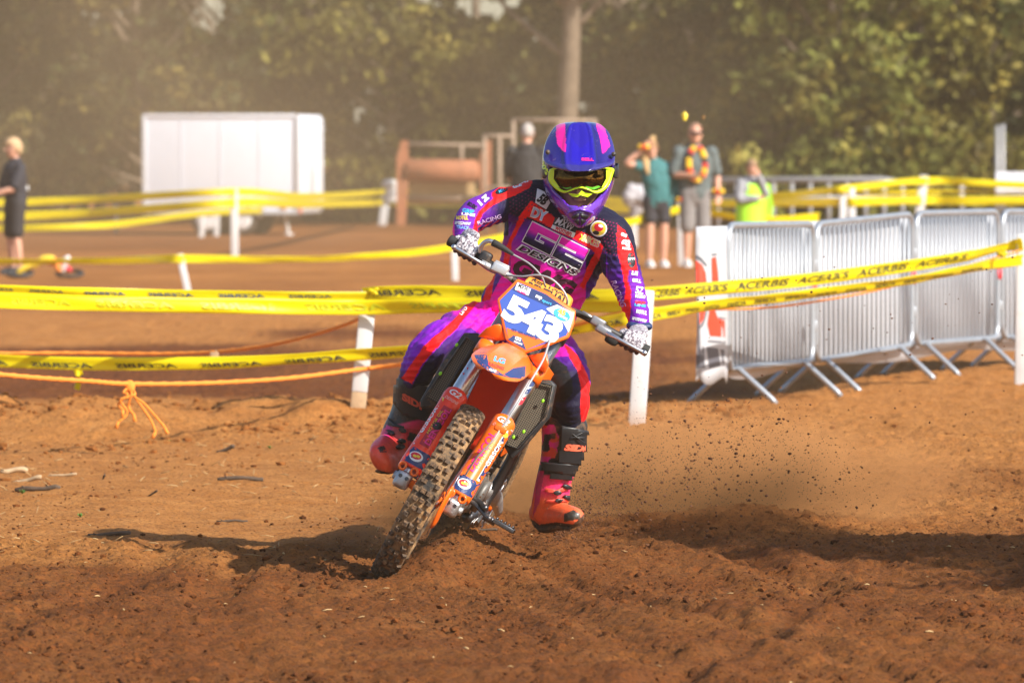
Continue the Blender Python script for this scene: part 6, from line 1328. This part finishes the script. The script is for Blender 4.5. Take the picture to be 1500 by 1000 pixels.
def tree(px, Y, tr_r, clumps, n_leaf, col, lab, seed, lean=0.0, H=7.0, size=(.07, .17), group='trees at the far edge of the field', cat='tree', name='broadleaf_tree', x0=None):
    r = np.random.default_rng(seed); rr_ = random.Random(seed); bx = W(px, 300, Y).x if x0 is None else x0; base = Vector((bx, Y, 0)); e = empty(name, tuple(base), lab, cat, group)
    mb = MB(); pts = [base + Vector((lean * t * H * .8 + .08 * math.sin(t * 5 + seed), .05 * math.cos(t * 4), t * H * .85)) for t in (0, .03, .15, .35, .6, .85, 1)]; mb.tube(pts, [tr_r * 1.5, tr_r * 1.15, tr_r, tr_r * .9, tr_r * .7, tr_r * .45, tr_r * .15], n=12, sub=3)
    for c in clumps:
        cc = Vector((bx + c[0], Y + c[1], c[2])); t = min(.95, max(.05, (cc.z - .6) / (H * .85))); s_ = pts[0].lerp(pts[-1], t * .75)
        mb.tube([s_, s_.lerp(cc, .5) + Vector((0, 0, -.1)), cc], [tr_r * .35, tr_r * .22, tr_r * .08], n=6, sub=2)
        for _ in range(3): mb.tube([s_.lerp(cc, .7), cc + Vector((rr_.uniform(-1, 1) * c[3] * .8, rr_.uniform(-1, 1) * c[3] * .6, rr_.uniform(-1, 1) * c[4] * .8))], [tr_r * .12, .008], n=5)
    mb.build('trunk', M_bark, e)
    vol = np.array([c[3] * c[3] * c[4] for c in clumps]); pick = r.choice(len(clumps), n_leaf, p=vol ** .8 / (vol ** .8).sum()); C = np.array([c[:5] for c in clumps])[pick]
    # sprays: leaves gather around twig ends
    nsp = max(30, n_leaf // 22); d = r.normal(size=(nsp, 3)); d /= np.linalg.norm(d, axis=1)[:, None]; rad = r.random(nsp) ** .38
    spk = r.choice(len(clumps), nsp, p=vol ** .8 / (vol ** .8).sum()); SC = np.array([c[:5] for c in clumps])[spk]
    sp = np.stack([bx + SC[:, 0] + d[:, 0] * rad * SC[:, 3], Y + SC[:, 1] + d[:, 1] * rad * SC[:, 3] * .8, SC[:, 2] + d[:, 2] * rad * SC[:, 4]], -1)
    w = r.choice(nsp, n_leaf); P = sp[w] + r.normal(size=(n_leaf, 3)) * np.array([.16, .16, .13]); P[:, 2] = np.maximum(P[:, 2], .05)
    if Y > 60: kp = notgap(P); P = P[kp]; w = w[kp]; n_leaf = len(P)
    a = r.normal(size=(n_leaf, 3)); a /= np.linalg.norm(a, axis=1)[:, None]; b = np.cross(a, r.normal(size=(n_leaf, 3))); b /= np.linalg.norm(b, axis=1)[:, None]; nn = np.cross(a, b)
    s_ = (size[0] + (size[1] - size[0]) * r.random(n_leaf))[:, None]
    V = np.stack([P - a * s_, P + b * s_ * .5 + nn * s_ * .15, P + a * s_, P - b * s_ * .5 + nn * s_ * .15], 1).reshape(-1, 3)
    me = bpy.data.meshes.new('crown'); k = n_leaf; me.vertices.add(4 * k); me.vertices.foreach_set('co', V.astype(np.float32).ravel()); me.loops.add(4 * k); me.loops.foreach_set('vertex_index', np.arange(4 * k, dtype=np.int32)); me.polygons.add(k); me.polygons.foreach_set('loop_start', np.arange(0, 4 * k, 4, dtype=np.int32)); me.polygons.foreach_set('loop_total', np.full(k, 4, np.int32)); me.update(calc_edges=True)
    tone = (.35 + 1.25 * r.random(nsp) ** 1.4)[w] * (.8 + .4 * r.random(n_leaf)); yel = ((r.random(nsp) < .25)[w] * .5 + .3 * (r.random(n_leaf) < .12))[:, None]
    c_ = (np.array(col)[None] * (1 - yel) + np.array([.30, .23, .05])[None] * yel) * tone[:, None]; set_col(me, np.repeat(c_, 4, 0)); obj('crown', me, M_leaf, e, False); return e
def cl(n, seed, w, h0, h1, r0, r1, dy=1.2):
    q = random.Random(seed); return [(q.uniform(-w, w), q.uniform(-dy, dy), q.uniform(h0, h1), q.uniform(r0, r1), q.uniform(r0, r1) * .85) for _ in range(n)]
GR = [(.075, .090, .020), (.115, .120, .022), (.110, .118, .026), (.150, .135, .026), (.048, .058, .016), (.165, .175, .035)]  # brighter yellow-greens put sunlight into the leaf colour of the right-hand trees
TR = [(-60, 128, .16, 2.2, .3, 6.0, 9000, 0, 'dense dark tree at the field edge behind the boy'), (90, 131, .14, 2.0, .2, 5.4, 9000, 0, 'olive tree between the boy and the trailer'), (215, 126, .13, 1.8, .5, 5.6, 8000, 4, 'dark tree rising behind the trailer\'s front end'),
      (330, 134, .14, 1.9, 1.6, 6.0, 7500, 2, 'loose tree rising above the middle of the trailer'), (455, 130, .15, 2.0, .3, 5.0, 8500, 0, 'dark tree behind the trailer\'s rear doors'), (575, 127, .12, 1.8, .2, 4.0, 8500, 3, 'yellowish tree behind the rusty machine'),
      (690, 131, .13, 1.7, .2, 3.4, 8500, 1, 'green shrub-like tree beside the large bare trunk'), (905, 127, .14, 1.9, .6, 6.0, 8000, 4, 'dark tree behind the woman in teal'), (1010, 124, .12, 1.7, .3, 5.6, 8500, 0, 'dark green tree behind the garland man'),
      (1120, 121, .12, 1.8, .2, 5.2, 10500, 2, 'olive tree rising behind the child and railing'), (1235, 119, .12, 1.7, .2, 5.4, 11000, 5, 'yellow-green tree behind the pair of stakes, leaves coloured as if sunlit'), (1345, 122, .12, 1.6, .2, 5.0, 9500, 3, 'bright tree beside the tape peak, leaves coloured as if sunlit'),
      (1450, 127, .14, 1.7, .2, 6.0, 8500, 4, 'dark tree behind the white board'), (1570, 124, .14, 1.9, .2, 6.0, 7000, 0, 'dark tree beyond the white board')]
for i, (px, Y, r, w, h0, h1, n, g, lab) in enumerate(TR): tree(px, Y, r, cl(26, 100 + i, w, h0, h1, .55, 1.05), n, GR[g], lab, 200 + i, lean=random.uniform(-.06, .06))
tree(832, 119, .20, cl(12, 77, 2.4, 4.6, 7.2, .6, 1.1), 3500, GR[0], 'tall tree with a thick bare grey trunk behind the rider', 300, lean=.004, H=9.0)
# dense undergrowth: a continuous dark mass behind the trees
def undergrowth():
    r = np.random.default_rng(5); n = 60000; P = np.stack([r.uniform(-24, 24, n), 137 + r.normal(size=n) * 1.3, 0.1 + r.random(n) ** .9 * 7.4], -1)
    gap = vnoise2(P[:, 0] * .55, P[:, 2] * .55, 88); k = ((P[:, 2] < 4.6) | (gap > .42)) & notgap(P); P = P[k]; n = len(P)
    a = r.normal(size=(n, 3)); a /= np.linalg.norm(a, axis=1)[:, None]; b = np.cross(a, r.normal(size=(n, 3))); b /= np.linalg.norm(b, axis=1)[:, None]; s_ = (.09 + .13 * r.random(n))[:, None]
    V = np.stack([P - a * s_, P + b * s_ * .6, P + a * s_, P - b * s_ * .6], 1).reshape(-1, 3); me = bpy.data.meshes.new('undergrowth'); me.from_pydata(V.tolist(), [], np.arange(4 * n).reshape(-1, 4).tolist())
    c = np.array([.030, .032, .011])[None] * (.5 + r.random(n))[:, None]; set_col(me, np.repeat(c, 4, 0)); o = obj('undergrowth', me, M_leaf, None, False); tag(o, 'dark tangled undergrowth filling the wood behind the trees', 'undergrowth', kind='stuff')
undergrowth()
# tree beside the track, outside the frame, whose shade lies across the ridden line
tree(0, 20.4, .13, [(0, 0, 4.0, .8, .8), (-.3, .3, 4.6, .6, .7), (.4, -.3, 3.4, 1.1, .8), (-.1, -.9, 3.6, .9, .7), (.2, -1.0, 2.7, .9, .5), (.3, .9, 3.1, .9, .6), (.1, .3, 5.3, .4, .6), (-.4, -.1, 3.2, .7, .5), (.5, .5, 2.9, .9, .5), (0, -.8, 2.9, .7, .5)], 24000, GR[1], 'young leafy tree standing beside the track whose shade crosses it', 400, H=5.6, size=(.06, .12), x0=7.2, group='trees beside the track')
# ------------------------------------------------------------------ dirt thrown up by the rear wheel
r = np.random.default_rng(11); P = []; Rr = []
for k in range(7000):
    t = r.random() ** 2.1; a = r.normal() * .26 + .50; L_ = .06 + 1.35 * t
    x = .12 + L_ * math.cos(a) * .95; z = .06 + L_ * math.sin(a) * (.9 - .45 * t) + r.normal() * .05; y = 25.5 + r.normal() * .5
    if z < .02: continue
    P.append((x, y, z)); Rr.append(.0009 + .0015 * r.random() + .006 * r.random() ** 14)
for k in range(110):
    P.append((r.uniform(.6, 2.3), r.uniform(25, 30), r.uniform(.2, 1.1))); Rr.append(.002 + .004 * r.random())
for k in range(300):
    P.append((-.35 + r.normal() * .16, 24.25 + r.normal() * .25, .03 + abs(r.normal()) * .10)); Rr.append(.0016 + .003 * r.random())
o = scatter_lumps('flying_dirt', P, Rr, mat('flying_soil', (.11, .042, .015), .95, var=.4, vs=20), .9); tag(o, 'spray of dirt crumbs flying up behind the bike', 'dirt')
def puff(name, c, s_, dens, lab, sc_=3.0, col=(.95, .43, .16)):
    mb = MB(); mb.ell(c, s_, 24, 16); m = bpy.data.materials.new(name); m.use_nodes = True; nt = m.node_tree; N = nt.nodes; L = nt.links; N.remove(N['Principled BSDF'])
    pv = N.new('ShaderNodeVolumePrincipled'); pv.inputs['Color'].default_value = (*col, 1); tc = N.new('ShaderNodeTexCoord'); nz = N.new('ShaderNodeTexNoise'); nz.inputs['Scale'].default_value = sc_; nz.inputs['Detail'].default_value = 4; L.new(tc.outputs['Object'], nz.inputs['Vector'])
    gr = N.new('ShaderNodeMapping'); gr.inputs['Location'].default_value = [-c[i] / s_[i] for i in range(3)]; gr.inputs['Scale'].default_value = [1 / s_[i] for i in range(3)]; L.new(tc.outputs['Object'], gr.inputs[0])
    ln = N.new('ShaderNodeVectorMath'); ln.operation = 'LENGTH'; L.new(gr.outputs[0], ln.inputs[0]); f = N.new('ShaderNodeMapRange'); f.interpolation_type = 'SMOOTHSTEP'; f.inputs[1].default_value = 1; f.inputs[2].default_value = .1; f.inputs[3].default_value = 0; f.inputs[4].default_value = 1; L.new(ln.outputs['Value'], f.inputs[0])
    n2 = N.new('ShaderNodeMapRange'); n2.inputs[1].default_value = .38; n2.inputs[2].default_value = .70; n2.inputs[3].default_value = 0; n2.inputs[4].default_value = dens; L.new(nz.outputs[0], n2.inputs[0]); mu = N.new('ShaderNodeMath'); mu.operation = 'MULTIPLY'; L.new(f.outputs[0], mu.inputs[0]); L.new(n2.outputs[0], mu.inputs[1]); L.new(mu.outputs[0], pv.inputs['Density']); L.new(pv.outputs[0], N['Material Output'].inputs['Volume'])
    o = mb.build(name, m); tag(o, lab, 'dust', kind='stuff')
puff('dust_plume', (.72, 26.5, .20), (1.35, .9, .36), 9.0, 'brown dust plume hanging low behind the bike')
puff('dust_puff', (-.42, 24.75, .14), (.30, .4, .20), 4.0, 'small dark dust puff curling round the front tyre', 6.0)
puff('dust_cloud', (-6.0, 94, 2.0), (14.0, 27.0, 5.8), .026, 'tan dust cloud drifting over the far track by the trailer', .25, (.93, .63, .37))
# dusty air over the field
hb = MB().box((0, 190, 6.0), (820, 540, 15.0)); m = bpy.data.materials.new('dusty_air'); m.use_nodes = True; N = m.node_tree.nodes; N.remove(N['Principled BSDF']); pv = N.new('ShaderNodeVolumePrincipled'); pv.inputs['Color'].default_value = (.92, .70, .46, 1); pv.inputs['Density'].default_value = .0007; pv.inputs['Anisotropy'].default_value = .0
m.node_tree.links.new(pv.outputs[0], N['Material Output'].inputs['Volume'])
hz_o = hb.build('haze', m, None, False); tag(hz_o, 'thin tan dust haze over the whole field', 'haze', kind='stuff')
